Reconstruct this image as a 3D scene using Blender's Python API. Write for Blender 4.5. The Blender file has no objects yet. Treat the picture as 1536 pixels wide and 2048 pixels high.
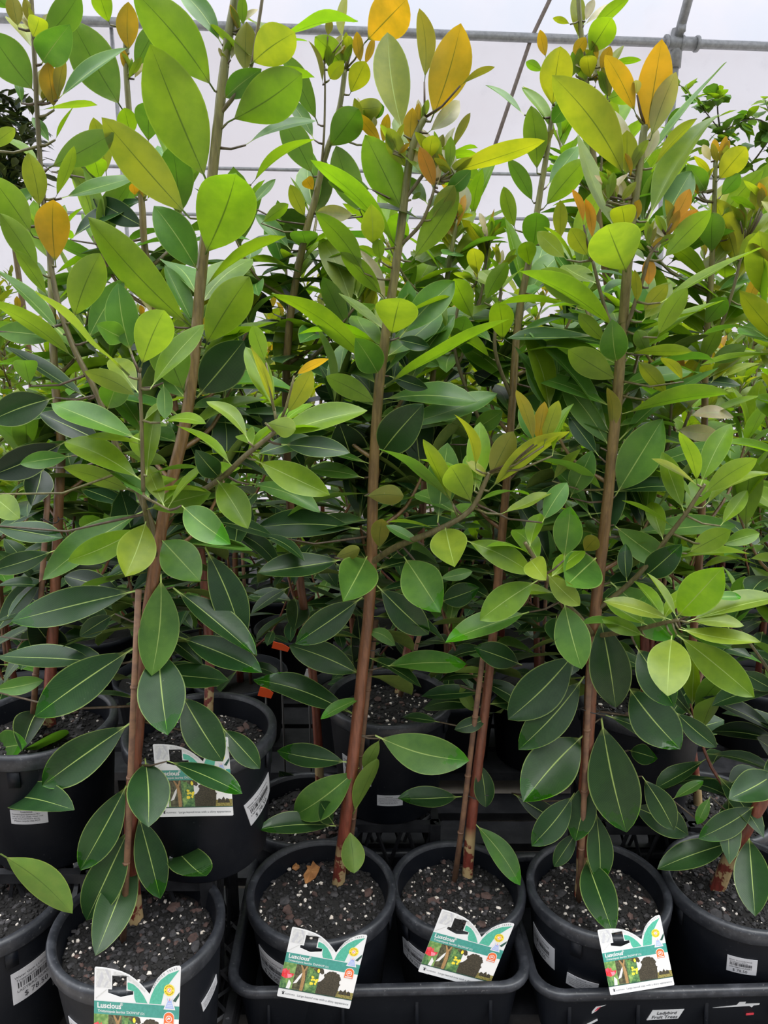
import bpy, math, random
import numpy as np
from mathutils import Vector, Matrix

# ---------------------------------------------------------------- camera, sky, exposure
CAM_H = 1.42
PITCH = math.radians(14.0)
F_PX = 1538.0
scene = bpy.context.scene
COL = scene.collection

cam_data = bpy.data.cameras.new('camera')
cam = bpy.data.objects.new('camera', cam_data)
COL.objects.link(cam)
cam.location = (0, 0, CAM_H)
cam.rotation_euler = (math.pi / 2 - PITCH, 0, 0)
cam_data.sensor_fit = 'VERTICAL'
cam_data.sensor_height = 24.0
cam_data.lens = F_PX / 2048.0 * 24.0
cam_data.clip_start = 0.02
cam_data.clip_end = 200
scene.camera = cam

scene.view_settings.view_transform = 'Standard'
scene.view_settings.look = 'None'
scene.view_settings.gamma = 1.0
scene.view_settings.use_curve_mapping = False
scene.view_settings.exposure = 0.80
try:
    scene.cycles.use_denoising = True
    scene.cycles.max_bounces = 8
    scene.cycles.diffuse_bounces = 4
    scene.cycles.transmission_bounces = 6
    scene.cycles.sample_clamp_indirect = 6.0
except Exception:
    pass

world = bpy.data.worlds.new('overcast_sky')
scene.world = world
world.use_nodes = True
wn = world.node_tree.nodes
wl = world.node_tree.links
wn.clear()
w_out = wn.new('ShaderNodeOutputWorld')
w_bg = wn.new('ShaderNodeBackground')
w_tc = wn.new('ShaderNodeTexCoord')
w_sep = wn.new('ShaderNodeSeparateXYZ')
wl.new(w_tc.outputs['Generated'], w_sep.inputs[0])
# overcast: brightest overhead and beyond the film wall, dimmer behind the camera
w_m1 = wn.new('ShaderNodeMapRange')
w_m1.inputs['From Min'].default_value = -0.9
w_m1.inputs['From Max'].default_value = 0.9
w_m1.inputs['To Min'].default_value = 0.22
w_m1.inputs['To Max'].default_value = 1.25
wl.new(w_sep.outputs['Y'], w_m1.inputs['Value'])
w_m2 = wn.new('ShaderNodeMapRange')
w_m2.inputs['From Min'].default_value = -0.15
w_m2.inputs['From Max'].default_value = 0.9
w_m2.inputs['To Min'].default_value = 0.12
w_m2.inputs['To Max'].default_value = 2.2
wl.new(w_sep.outputs['Z'], w_m2.inputs['Value'])
w_mul = wn.new('ShaderNodeMath')
w_mul.operation = 'MULTIPLY'
wl.new(w_m1.outputs[0], w_mul.inputs[0])
wl.new(w_m2.outputs[0], w_mul.inputs[1])
w_bg.inputs['Color'].default_value = (0.93, 0.96, 1.0, 1)
w_str = wn.new('ShaderNodeMath')
w_str.operation = 'MULTIPLY'
w_str.inputs[1].default_value = 1.9
wl.new(w_mul.outputs[0], w_str.inputs[0])
wl.new(w_str.outputs[0], w_bg.inputs['Strength'])
wl.new(w_bg.outputs[0], w_out.inputs['Surface'])

# bright cloud: a very soft sun high above, a little to the front
sun_data = bpy.data.lights.new('cloud_sun', 'SUN')
sun_data.energy = 1.6
sun_data.angle = math.radians(50)
sun_data.color = (1.0, 0.985, 0.95)
sun = bpy.data.objects.new('cloud_sun', sun_data)
COL.objects.link(sun)
sun.rotation_euler = (math.radians(8), math.radians(14), 0)

# ---------------------------------------------------------------- geometry of the view
CP, SP = math.cos(PITCH), math.sin(PITCH)


def ray(px, py):
    a = (px - 768.0) / F_PX
    b = -(py - 1024.0) / F_PX
    return Vector((a, CP + b * SP, -SP + b * CP))


def at(px, py, Y):
    d = ray(px, py)
    return Vector((0, 0, CAM_H)) + d * (Y / d.y)


def at_down(px, py, down):
    d = ray(px, py)
    return Vector((0, 0, CAM_H)) + d * (down / -d.z)


def zdepth(p):
    return p.y * CP - (p.z - CAM_H) * SP


# ---------------------------------------------------------------- materials
def newmat(name):
    m = bpy.data.materials.new(name)
    m.use_nodes = True
    m.node_tree.nodes.clear()
    return m


class NT:
    def __init__(self, m):
        self.n = m.node_tree.nodes
        self.l = m.node_tree.links

    def node(self, t, **kw):
        nd = self.n.new(t)
        for k, v in kw.items():
            setattr(nd, k, v)
        return nd

    def put(self, sock, v):
        if isinstance(v, bpy.types.NodeSocket):
            self.l.new(v, sock)
        elif isinstance(v, (tuple, list)) and len(v) == 3 and sock.type == 'RGBA':
            sock.default_value = (*v, 1)
        else:
            sock.default_value = v

    def math(self, op, a, b=None, c=None, clamp=False):
        nd = self.node('ShaderNodeMath', operation=op, use_clamp=clamp)
        self.put(nd.inputs[0], a)
        if b is not None:
            self.put(nd.inputs[1], b)
        if c is not None:
            self.put(nd.inputs[2], c)
        return nd.outputs[0]

    def mix(self, f, a, b, mode='MIX'):
        nd = self.node('ShaderNodeMix', data_type='RGBA', blend_type=mode)
        self.put(nd.inputs[0], f)
        self.put(nd.inputs[6], a)
        self.put(nd.inputs[7], b)
        return nd.outputs[2]

    def noise(self, scale, detail=3, rough=0.5, vec=None):
        nd = self.node('ShaderNodeTexNoise')
        nd.inputs['Scale'].default_value = scale
        nd.inputs['Detail'].default_value = detail
        nd.inputs['Roughness'].default_value = rough
        if vec is None:
            vec = self.node('ShaderNodeTexCoord').outputs['Object']
        self.l.new(vec, nd.inputs['Vector'])
        return nd.outputs['Fac']

    def step(self, v, lo, hi):
        nd = self.node('ShaderNodeMapRange', interpolation_type='SMOOTHSTEP')
        self.put(nd.inputs['Value'], v)
        nd.inputs['From Min'].default_value = lo
        nd.inputs['From Max'].default_value = hi
        nd.inputs['To Min'].default_value = 0.0
        nd.inputs['To Max'].default_value = 1.0
        return nd.outputs[0]

    def bsdf(self, **kw):
        nd = self.node('ShaderNodeBsdfPrincipled')
        for k, v in kw.items():
            self.put(nd.inputs[k.replace('_', ' ')], v)
        return nd

    def out(self, s):
        o = self.node('ShaderNodeOutputMaterial')
        self.l.new(s, o.inputs['Surface'])


def simple(name, col, rough=0.6, noise_amt=0.0, nscale=40, col2=None, spec=0.5, metal=0.0, bump=0.0):
    m = newmat(name)
    t = NT(m)
    c = (*col, 1)
    b = t.bsdf(Roughness=rough, Metallic=metal)
    b.inputs['Specular IOR Level'].default_value = spec
    if col2 is not None or bump:
        f = t.noise(nscale, 5, 0.6)
        if col2 is not None:
            t.put(b.inputs['Base Color'], t.mix(t.step(f, 0.35, 0.7), c, (*col2, 1)))
        else:
            b.inputs['Base Color'].default_value = c
        if bump:
            bp = t.node('ShaderNodeBump')
            bp.inputs['Strength'].default_value = bump
            bp.inputs['Distance'].default_value = 0.002
            t.l.new(f, bp.inputs['Height'])
            t.l.new(bp.outputs[0], b.inputs['Normal'])
    else:
        b.inputs['Base Color'].default_value = c
    t.out(b.outputs[0])
    return m


def leaf_material():
    m = newmat('glossy_leaf')
    t = NT(m)
    at_ = t.node('ShaderNodeAttribute', attribute_name='leaf_color')
    wet_ = t.node('ShaderNodeAttribute', attribute_name='wet')
    uv = t.node('ShaderNodeUVMap', uv_map='UVMap')
    sp = t.node('ShaderNodeSeparateXYZ')
    t.l.new(uv.outputs[0], sp.inputs[0])
    geo = t.node('ShaderNodeNewGeometry')
    back = geo.outputs['Backfacing']
    d = t.math('MULTIPLY', t.math('ABSOLUTE', t.math('SUBTRACT', sp.outputs[0], 0.5)), 2.0)
    v = sp.outputs[1]
    dm = t.math('DIVIDE', d, t.math('SUBTRACT', 1.25, v))
    mid = t.math('SUBTRACT', 1.0, t.step(dm, 0.010, 0.055))
    rim = t.step(d, 0.93, 0.99)
    # side veins run forward from the midrib
    w = t.math('SINE', t.math('MULTIPLY', t.math('SUBTRACT', v, t.math('MULTIPLY', d, 0.16)), 330.0))
    vein = t.step(w, 0.5, 1.0)
    n1 = t.noise(60, 4, 0.6)
    n4 = t.noise(17, 4, 0.6)
    base = t.mix(t.step(n4, 0.3, 0.7), t.mix(1.0, at_.outputs['Color'], (0.74, 0.80, 0.8), 'MULTIPLY'), t.mix(1.0, at_.outputs['Color'], (1.25, 1.16, 1.0), 'MULTIPLY'))
    top = t.mix(t.math('MULTIPLY', t.step(n1, 0.35, 0.7), 0.25), base, t.mix(1.0, base, (0.6, 0.62, 0.55), 'MULTIPLY'))
    top = t.mix(t.math('MULTIPLY', vein, 0.035), top, (0.30, 0.42, 0.12))
    top = t.mix(t.math('MULTIPLY', mid, 0.70), top, (0.42, 0.55, 0.15))
    top = t.mix(t.math('MULTIPLY', rim, 0.45), top, (0.36, 0.48, 0.12))
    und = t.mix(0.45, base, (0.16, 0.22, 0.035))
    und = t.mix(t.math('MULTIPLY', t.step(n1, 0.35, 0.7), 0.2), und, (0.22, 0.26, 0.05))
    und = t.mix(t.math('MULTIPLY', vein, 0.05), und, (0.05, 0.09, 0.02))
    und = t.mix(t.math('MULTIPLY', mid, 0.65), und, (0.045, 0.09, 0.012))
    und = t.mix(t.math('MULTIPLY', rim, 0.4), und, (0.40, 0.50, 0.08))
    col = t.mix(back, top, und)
    # water lying near the tip of some leaves
    n2 = t.noise(38, 3, 0.55)
    wm = t.step(t.math('ADD', v, t.math('MULTIPLY', t.math('SUBTRACT', n2, 0.5), 0.55)), 0.80, 0.825)
    wm = t.math('MULTIPLY', t.math('MULTIPLY', wm, wet_.outputs['Fac']), t.math('SUBTRACT', 1.0, back))
    col = t.mix(wm, col, t.mix(1.0, col, (0.55, 1.15, 0.15), 'MULTIPLY'))
    # pale dried scuffs
    n3 = t.noise(170, 5, 0.75)
    sc = t.math('MULTIPLY', t.math('MULTIPLY', t.step(n3, 0.66, 0.74), t.step(n1, 0.5, 0.62)), 0.35)
    col = t.mix(sc, col, (0.55, 0.60, 0.50))
    rough = t.math('ADD', t.math('MULTIPLY', n1, 0.16), 0.26)
    rough = t.math('ADD', rough, t.math('MULTIPLY', back, 0.22))
    rough = t.math('MULTIPLY', rough, t.math('SUBTRACT', 1.0, t.math('MULTIPLY', wm, 0.8)))
    b = t.bsdf(Base_Color=col, Roughness=rough)
    b.inputs['Specular IOR Level'].default_value = 0.30
    bp = t.node('ShaderNodeBump')
    bp.inputs['Strength'].default_value = 0.25
    bp.inputs['Distance'].default_value = 0.001
    t.l.new(t.math('ADD', t.math('SUBTRACT', n1, t.math('MULTIPLY', mid, 0.9)), t.math('MULTIPLY', vein, 0.10)), bp.inputs['Height'])
    t.l.new(bp.outputs[0], b.inputs['Normal'])
    tr = t.node('ShaderNodeBsdfTranslucent')
    tcol = t.mix(t.math('MULTIPLY', mid, 0.8), t.mix(1.0, base, (1.95, 1.95, 0.42), 'MULTIPLY'), (0.05, 0.09, 0.01))
    t.l.new(tcol, tr.inputs['Color'])
    ms = t.node('ShaderNodeMixShader')
    t.l.new(at_.outputs['Alpha'], ms.inputs[0])
    t.l.new(b.outputs[0], ms.inputs[1])
    t.l.new(tr.outputs[0], ms.inputs[2])
    t.out(ms.outputs[0])
    return m


def bark_material():
    m = newmat('smooth_bark')
    t = NT(m)
    a = t.node('ShaderNodeAttribute', attribute_name='leaf_color')
    n1 = t.noise(70, 5, 0.65)
    tc = t.node('ShaderNodeTexCoord')
    mp = t.node('ShaderNodeMapping')
    mp.inputs['Scale'].default_value = (60, 60, 9)
    t.l.new(tc.outputs['Object'], mp.inputs[0])
    n2 = t.noise(3, 4, 0.6, mp.outputs[0])
    c = t.mix(t.step(n2, 0.35, 0.65), a.outputs['Color'], t.mix(1.0, a.outputs['Color'], (0.62, 0.60, 0.6), 'MULTIPLY'))
    # pale lichen patches low down (alpha carries how much)
    n1b = t.noise(28, 4, 0.6)
    lich = t.math('MULTIPLY', t.step(n1b, 0.46, 0.50), a.outputs['Alpha'])
    c = t.mix(lich, c, (0.42, 0.31, 0.15))
    b = t.bsdf(Base_Color=c, Roughness=0.4)
    bp = t.node('ShaderNodeBump')
    bp.inputs['Strength'].default_value = 0.5
    bp.inputs['Distance'].default_value = 0.002
    t.l.new(n2, bp.inputs['Height'])
    t.l.new(bp.outputs[0], b.inputs['Normal'])
    t.out(b.outputs[0])
    return m


def pot_material():
    m = newmat('black_pot_plastic')
    t = NT(m)
    n1 = t.noise(14, 6, 0.7)
    n2 = t.noise(220, 3, 0.6)
    c = t.mix(t.math('MULTIPLY', t.step(n1, 0.45, 0.75), 0.6), (0.0030, 0.0042, 0.0076), (0.009, 0.0105, 0.014))
    c = t.mix(t.math('MULTIPLY', t.step(n2, 0.68, 0.76), 0.3), c, (0.15, 0.15, 0.15))
    b = t.bsdf(Base_Color=c, Roughness=t.math('ADD', 0.38, t.math('MULTIPLY', n1, 0.3)))
    b.inputs['Specular IOR Level'].default_value = 0.28
    bp = t.node('ShaderNodeBump')
    bp.inputs['Strength'].default_value = 0.15
    bp.inputs['Distance'].default_value = 0.001
    t.l.new(n2, bp.inputs['Height'])
    t.l.new(bp.outputs[0], b.inputs['Normal'])
    t.out(b.outputs[0])
    return m


def rim_material():
    m = newmat('scuffed_rim_plastic')
    t = NT(m)
    n1 = t.noise(30, 6, 0.75)
    n2 = t.noise(160, 4, 0.7)
    c = t.mix(t.math('MULTIPLY', t.step(n1, 0.4, 0.75), 0.8), (0.014, 0.0155, 0.020), (0.050, 0.053, 0.062))
    c = t.mix(t.math('MULTIPLY', t.step(n2, 0.6, 0.7), 0.35), c, (0.22, 0.22, 0.22))
    b = t.bsdf(Base_Color=c, Roughness=0.42)
    t.out(b.outputs[0])
    return m


def film_material(name, col, fac_clear=0.0):
    m = newmat(name)
    t = NT(m)
    n1 = t.noise(0.9, 5, 0.6)
    n2 = t.noise(7, 6, 0.65)
    c = t.mix(t.math('MULTIPLY', t.step(n1, 0.35, 0.7), 0.5), col, (0.295, 0.268, 0.277))
    c = t.mix(t.math('MULTIPLY', t.step(n2, 0.55, 0.75), 0.25), c, (0.235, 0.23, 0.245))
    tr = t.node('ShaderNodeBsdfTranslucent')
    t.l.new(c, tr.inputs[0])
    b = t.bsdf(Base_Color=(0.45, 0.45, 0.47), Roughness=0.35)
    ms = t.node('ShaderNodeMixShader')
    ms.inputs[0].default_value = 0.16
    t.l.new(tr.outputs[0], ms.inputs[1])
    t.l.new(b.outputs[0], ms.inputs[2])
    t.out(ms.outputs[0])
    return m


MAT = {}
MAT['leaf'] = leaf_material()
MAT['bark'] = bark_material()
MAT['pot'] = pot_material()
MAT['rim'] = rim_material()
MAT['soil'] = simple('dark_potting_mix', (0.004, 0.0036, 0.0034), 0.9, col2=(0.013, 0.011, 0.010), nscale=160, bump=1.0)
MAT['chip_red'] = simple('red_bark_chip', (0.085, 0.048, 0.040), 0.8, col2=(0.040, 0.022, 0.018), nscale=60, bump=0.5)
MAT['chip_grey'] = simple('grey_bark_chip', (0.022, 0.021, 0.023), 0.75, col2=(0.055, 0.050, 0.052), nscale=90, bump=0.5)
MAT['chip_black'] = simple('black_crumb', (0.0045, 0.004, 0.004), 0.85, col2=(0.012, 0.0105, 0.010), nscale=120)
MAT['perlite'] = simple('white_perlite', (0.70, 0.64, 0.58), 0.8, col2=(0.52, 0.45, 0.38), nscale=120)
MAT['stake'] = simple('bamboo_stake', (0.20, 0.105, 0.055), 0.6, col2=(0.11, 0.055, 0.035), nscale=50)
MAT['wire'] = simple('dark_tie_wire', (0.02, 0.018, 0.017), 0.45)
MAT['white'] = simple('white_card', (0.70, 0.70, 0.70), 0.35)
MAT['sticker'] = simple('white_sticker', (0.52, 0.52, 0.54), 0.5, col2=(0.45, 0.45, 0.48), nscale=12)
MAT['ink'] = simple('black_ink', (0.03, 0.03, 0.035), 0.6)
MAT['greyink'] = simple('grey_ink', (0.16, 0.17, 0.18), 0.6)
MAT['teal'] = simple('teal_print', (0.045, 0.265, 0.215), 0.35, col2=(0.06, 0.31, 0.26), nscale=25)
MAT['teal_light'] = simple('light_teal_print', (0.06, 0.37, 0.25), 0.35, col2=(0.09, 0.43, 0.31), nscale=35)
MAT['teal_dark'] = simple('dark_green_print', (0.015, 0.07, 0.05), 0.4)
MAT['grey_print'] = simple('pale_grey_print', (0.52, 0.52, 0.51), 0.35, col2=(0.66, 0.66, 0.65), nscale=28)
MAT['yellow'] = simple('yellow_print', (0.85, 0.66, 0.02), 0.4, col2=(0.88, 0.73, 0.10), nscale=60)
MAT['brown'] = simple('brown_print', (0.35, 0.14, 0.02), 0.4)
MAT['blue'] = simple('pale_blue_print', (0.34, 0.42, 0.72), 0.4)
MAT['orange'] = simple('orange_print', (0.78, 0.15, 0.035), 0.4)
MAT['red'] = simple('red_print', (0.70, 0.02, 0.025), 0.4, col2=(0.72, 0.10, 0.14), nscale=22)
MAT['pink'] = simple('pink_print', (0.85, 0.25, 0.32), 0.4)
MAT['ph_green'] = simple('green_picture_print', (0.09, 0.22, 0.05), 0.4, col2=(0.30, 0.44, 0.14), nscale=16)
MAT['ph_green2'] = simple('deep_green_picture_print', (0.03, 0.11, 0.04), 0.4, col2=(0.16, 0.30, 0.10), nscale=24)
MAT['ph_dark'] = simple('dark_picture_print', (0.03, 0.028, 0.015), 0.4, col2=(0.14, 0.14, 0.07), nscale=26)
MAT['ph_stem'] = simple('tan_picture_print', (0.42, 0.25, 0.10), 0.4, col2=(0.30, 0.17, 0.07), nscale=50)
MAT['ph_tree'] = simple('tree_picture_print', (0.028, 0.024, 0.015), 0.4, col2=(0.075, 0.062, 0.04), nscale=60)
MAT['ph_sky'] = simple('sky_picture_print', (0.78, 0.76, 0.74), 0.4)
MAT['ph_field'] = simple('field_picture_print', (0.33, 0.28, 0.08), 0.4, col2=(0.12, 0.10, 0.03), nscale=50)
MAT['pipe'] = simple('galvanised_steel', (0.42, 0.43, 0.43), 0.45, col2=(0.30, 0.31, 0.31), nscale=30, metal=0.3, bump=0.3)
MAT['darkpipe'] = simple('weathered_steel', (0.30, 0.25, 0.21), 0.6, col2=(0.20, 0.16, 0.13), nscale=20)
MAT['film'] = film_material('milky_greenhouse_film', (0.335, 0.323, 0.345))
MAT['film_roof'] = film_material('milky_roof_film', (0.245, 0.25, 0.275))
MAT['floor'] = simple('pale_concrete', (0.30, 0.26, 0.22), 0.85, col2=(0.16, 0.14, 0.12), nscale=6, bump=0.4)
MAT['crate'] = simple('black_crate_plastic', (0.0065, 0.007, 0.009), 0.5, col2=(0.02, 0.02, 0.023), nscale=30)
MAT['litter'] = simple('dry_leaf_litter', (0.42, 0.19, 0.06), 0.7, col2=(0.25, 0.10, 0.03), nscale=40)
MAT['palelitter'] = simple('yellowed_leaf_litter', (0.48, 0.38, 0.17), 0.7, col2=(0.36, 0.24, 0.10), nscale=40)
MAT['orange_tag'] = simple('orange_plastic_tag', (0.85, 0.10, 0.02), 0.4)
# ---------------------------------------------------------------- object helpers
def link(name, me, mats, parent=None):
    o = bpy.data.objects.new(name, me)
    COL.objects.link(o)
    if parent is not None:
        o.parent = parent
    return o


def tag(o, label=None, cat=None, group=None, kind=None):
    if label:
        o['label'] = label
    if cat:
        o['category'] = cat
    if group:
        o['group'] = group
    if kind:
        o['kind'] = kind
    return o


def empty(name, loc):
    o = bpy.data.objects.new(name, None)
    o.empty_display_size = 0.05
    COL.objects.link(o)
    o.location = loc
    return o


class MB:
    """collects shapes for ONE mesh, world coordinates minus origin"""

    def __init__(self, origin=(0, 0, 0)):
        self.o = Vector(origin)
        self.v, self.f, self.m, self.c, self.mats = [], [], [], [], []

    def mi(self, mat):
        if mat not in self.mats:
            self.mats.append(mat)
        return self.mats.index(mat)

    def add(self, verts, faces, mat, cols=None):
        b = len(self.v)
        k = self.mi(mat)
        self.v += [Vector(p) - self.o for p in verts]
        self.f += [tuple(b + i for i in f) for f in faces]
        self.m += [k] * len(faces)
        self.c += cols if cols else [(1, 1, 1, 0)] * len(verts)

    def box(self, c, s, mat, rot=None):
        c = Vector(c)
        vs = []
        for x in (-1, 1):
            for y in (-1, 1):
                for z in (-1, 1):
                    p = Vector((x * s[0] / 2, y * s[1] / 2, z * s[2] / 2))
                    if rot is not None:
                        p = rot @ p
                    vs.append(c + p)
        self.add(vs, [(0, 1, 3, 2), (4, 6, 7, 5), (0, 4, 5, 1), (2, 3, 7, 6), (0, 2, 6, 4), (1, 5, 7, 3)], mat)

    def tube(self, pts, radii, mat, seg=8, cols=None, caps=True, wob=0.0, rnd=None):
        pts = [Vector(p) for p in pts]
        n = len(pts)
        if not hasattr(radii, '__len__'):
            radii = [radii] * n
        vs, cs = [], []
        ref = Vector((0.31, 0.17, 0.93))
        prev = None
        for i, p in enumerate(pts):
            t = (pts[min(i + 1, n - 1)] - pts[max(i - 1, 0)]).normalized()
            if prev is None:
                a = t.cross(ref)
                if a.length < 1e-4:
                    a = t.cross(Vector((1, 0, 0)))
                a.normalize()
            else:
                a = (prev - t * prev.dot(t)).normalized()
            prev = a
            b = t.cross(a)
            for k in range(seg):
                th = 2 * math.pi * k / seg
                r = radii[i] * (1 + (rnd.uniform(-wob, wob) if wob else 0))
                vs.append(p + a * (r * math.cos(th)) + b * (r * math.sin(th)))
                cs.append(cols[i] if cols else (1, 1, 1, 0))
        fs = []
        for i in range(n - 1):
            for k in range(seg):
                k2 = (k + 1) % seg
                fs.append((i * seg + k, i * seg + k2, (i + 1) * seg + k2, (i + 1) * seg + k))
        if caps:
            fs.append(tuple(range(seg - 1, -1, -1)))
            fs.append(tuple((n - 1) * seg + k for k in range(seg)))
        self.add(vs, fs, mat, cs)

    def lathe(self, prof, center, mat, seg=48, skip=None):
        c = Vector(center)
        vs = [c + Vector((r * math.cos(2 * math.pi * k / seg), r * math.sin(2 * math.pi * k / seg), z))
              for r, z in prof for k in range(seg)]
        fs = []
        for i in range(len(prof) - 1):
            for k in range(seg):
                k2 = (k + 1) % seg
                fs.append((i * seg + k, i * seg + k2, (i + 1) * seg + k2, (i + 1) * seg + k))
        self.add(vs, fs, mat)

    def mesh(self, name, smooth=True, attr=False):
        me = bpy.data.meshes.new(name)
        me.from_pydata([tuple(p) for p in self.v], [], self.f)
        for m in self.mats:
            me.materials.append(m)
        me.polygons.foreach_set('material_index', self.m)
        if smooth:
            me.polygons.foreach_set('use_smooth', [True] * len(self.f))
        if attr:
            a = me.color_attributes.new('leaf_color', 'FLOAT_COLOR', 'POINT')
            a.data.foreach_set('color', np.array(self.c, dtype=np.float32).ravel())
        me.update()
        return me

    def build(self, name, parent=None, smooth=True, attr=False):
        return link(name, self.mesh(name, smooth, attr), None, parent)


_text_cache = {}


def text2d(s, size=1.0, align='LEFT', bold=0.0, shear=0.0):
    key = (s, align, bold, shear)
    if key not in _text_cache:
        cu = bpy.data.curves.new('t', 'FONT')
        cu.body = s
        cu.align_x = align
        cu.resolution_u = 2
        cu.offset = bold
        cu.shear = shear
        ob = bpy.data.objects.new('t', cu)
        COL.objects.link(ob)
        dg = bpy.context.evaluated_depsgraph_get()
        ev = ob.evaluated_get(dg)
        me = ev.to_mesh()
        _text_cache[key] = ([(v.co.x, v.co.y) for v in me.vertices], [tuple(p.vertices) for p in me.polygons])
        ev.to_mesh_clear()
        bpy.data.objects.remove(ob)
        bpy.data.curves.remove(cu)
    v, f = _text_cache[key]
    return [(x * size, y * size) for x, y in v], f


# ---------------------------------------------------------------- leaves
# albedo (linear) and share of light let through
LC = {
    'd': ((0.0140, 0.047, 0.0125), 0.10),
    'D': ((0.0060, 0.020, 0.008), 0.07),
    'm': ((0.068, 0.165, 0.030), 0.26),
    'g': ((0.122, 0.222, 0.016), 0.40),
    'l': ((0.150, 0.222, 0.030), 0.38),
    'y': ((0.190, 0.215, 0.022), 0.40),
    'o': ((0.290, 0.165, 0.018), 0.40),
    'r': ((0.420, 0.160, 0.040), 0.38),
    'b': ((0.165, 0.140, 0.035), 0.28),
    'p': ((0.330, 0.300, 0.200), 0.22),
}
PET_A = 0.07


class Leaves:
    def __init__(self, seed):
        self.V, self.F, self.C, self.UV, self.W = [], [], [], [], []
        self.n = 0
        self.r = random.Random(seed)

    def add(self, b, t, n, W, col, alpha, bow=0.0, droop=0.0, fold=0.18, nv=12, nu=5, wave=0.0, pet=PET_A, wet=0.0, tipn=0.0, twist=0.0):
        r = self.r
        b = np.array(b, float)
        t = np.array(t, float)
        n = np.array(n, float)
        ax = t - b
        L = np.linalg.norm(ax)
        if L < 1e-5:
            return
        a = ax / L
        n = n - a * n.dot(a)
        n /= (np.linalg.norm(n) + 1e-9)
        sd = np.cross(n, a)
        s = np.linspace(0, 1, nv)
        s = np.concatenate(([0.0], pet + (1 - pet) * (np.linspace(0, 1, nv - 1) ** 1.0)))
        sb = np.clip((s - pet) / (1 - pet), 0, 1)
        w = (sb ** 0.94) * (np.clip(1 - sb, 0, 1) ** 0.84)
        w = w / 0.2915 * (W / 2)
        w = np.maximum(w, 0.0085 * L * (1 - sb * 0.9))
        x = np.linspace(-1, 1, nu)
        ph = r.uniform(0, 6.28)
        ctr = b[None, :] + ax[None, :] * s[:, None] + sd[None, :] * (bow * np.sin(np.pi * s) ** 1.0)[:, None] \
            + n[None, :] * (droop * L * np.sin(np.pi * s) - tipn * L * s ** 3)[:, None]
        ang = twist * (s - 0.4)
        sdx = sd[None, :] * np.cos(ang)[:, None] + n[None, :] * np.sin(ang)[:, None]
        nx = n[None, :] * np.cos(ang)[:, None] - sd[None, :] * np.sin(ang)[:, None]
        P = ctr[:, None, :] + sdx[:, None, :] * (w[:, None] * x[None, :] * (1 - 0.5 * fold * fold))[:, :, None]
        h = fold * np.abs(x)[None, :] ** 1.4 * w[:, None] + wave * W * np.sin(sb * (6 + 3 * math.sin(ph)) + ph)[:, None] * (x[None, :] ** 2)
        P = P + nx[:, None, :] * h[:, :, None]
        base = self.n
        self.V.append(P.reshape(-1, 3))
        i, j = np.meshgrid(np.arange(nv - 1), np.arange(nu - 1), indexing='ij')
        q = np.stack([i * nu + j, (i + 1) * nu + j, (i + 1) * nu + j + 1, i * nu + j + 1], -1).reshape(-1, 4) + base
        self.F.append(q)
        self.n += nv * nu
        cc = np.tile(np.array([*col, alpha]), (nv * nu, 1))
        ispet = np.repeat(s <= pet + 1e-6, nu)
        cc[ispet] = (0.16, 0.20, 0.05, 0.0)
        self.C.append(cc)
        uu = np.tile((x + 1) / 2, nv)
        uu = np.where(ispet, 0.5, uu)
        self.UV.append(np.stack([uu, np.repeat(sb, nu)], -1))
        self.W.append(np.full(nv * nu, wet))

    def build(self, name, parent, origin):
        if not self.V:
            return None
        V = np.concatenate(self.V) - np.array(origin)[None, :]
        F = np.concatenate(self.F)
        me = bpy.data.meshes.new(name)
        me.vertices.add(len(V))
        me.vertices.foreach_set('co', V.astype(np.float32).ravel())
        me.loops.add(F.size)
        me.loops.foreach_set('vertex_index', F.astype(np.int32).ravel())
        me.polygons.add(len(F))
        me.polygons.foreach_set('loop_start', np.arange(0, F.size, 4, dtype=np.int32))
        me.polygons.foreach_set('loop_total', np.full(len(F), 4, dtype=np.int32))
        me.update(calc_edges=True)
        me.polygons.foreach_set('use_smooth', np.ones(len(F), dtype=bool))
        a = me.color_attributes.new('leaf_color', 'FLOAT_COLOR', 'POINT')
        a.data.foreach_set('color', np.concatenate(self.C).astype(np.float32).ravel())
        wv = me.attributes.new('wet', 'FLOAT', 'POINT')
        wv.data.foreach_set('value', np.concatenate(self.W).astype(np.float32))
        uv = me.uv_layers.new(name='UVMap')
        UV = np.concatenate(self.UV)
        uv.data.foreach_set('uv', UV[F.ravel()].astype(np.float32).ravel())
        me.materials.append(MAT['leaf'])
        me.validate()
        return link(name, me, None, parent)


def vary(r, col, amt=0.14):
    k = 1 + r.uniform(-amt, amt)
    return (max(0, col[0] * k * (1 + r.uniform(-amt, amt))), max(0, col[1] * k), max(0, col[2] * k * (1 + r.uniform(-amt, amt))))


def polyline_at(pts, t):
    n = len(pts) - 1
    x = min(max(t, 0), 1) * n
    i = min(int(x), n - 1)
    return pts[i].lerp(pts[i + 1], x - i)


def smooth_line(pts, k=4):
    """Catmull-Rom through (point, radius) pairs"""
    out = []
    n = len(pts)
    for i in range(n - 1):
        p0, p1, p2, p3 = pts[max(i - 1, 0)], pts[i], pts[i + 1], pts[min(i + 2, n - 1)]
        for j in range(k):
            t = j / k
            out.append(0.5 * ((2 * p1) + (p2 - p0) * t + (2 * p0 - 5 * p1 + 4 * p2 - p3) * t * t + (3 * p1 - p0 - 3 * p2 + p3) * t ** 3))
    out.append(pts[-1].copy())
    return out


BARK_LOW = (0.190, 0.034, 0.024)
BARK_MID = (0.190, 0.088, 0.036)
BARK_TOP = (0.150, 0.165, 0.045)


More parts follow.
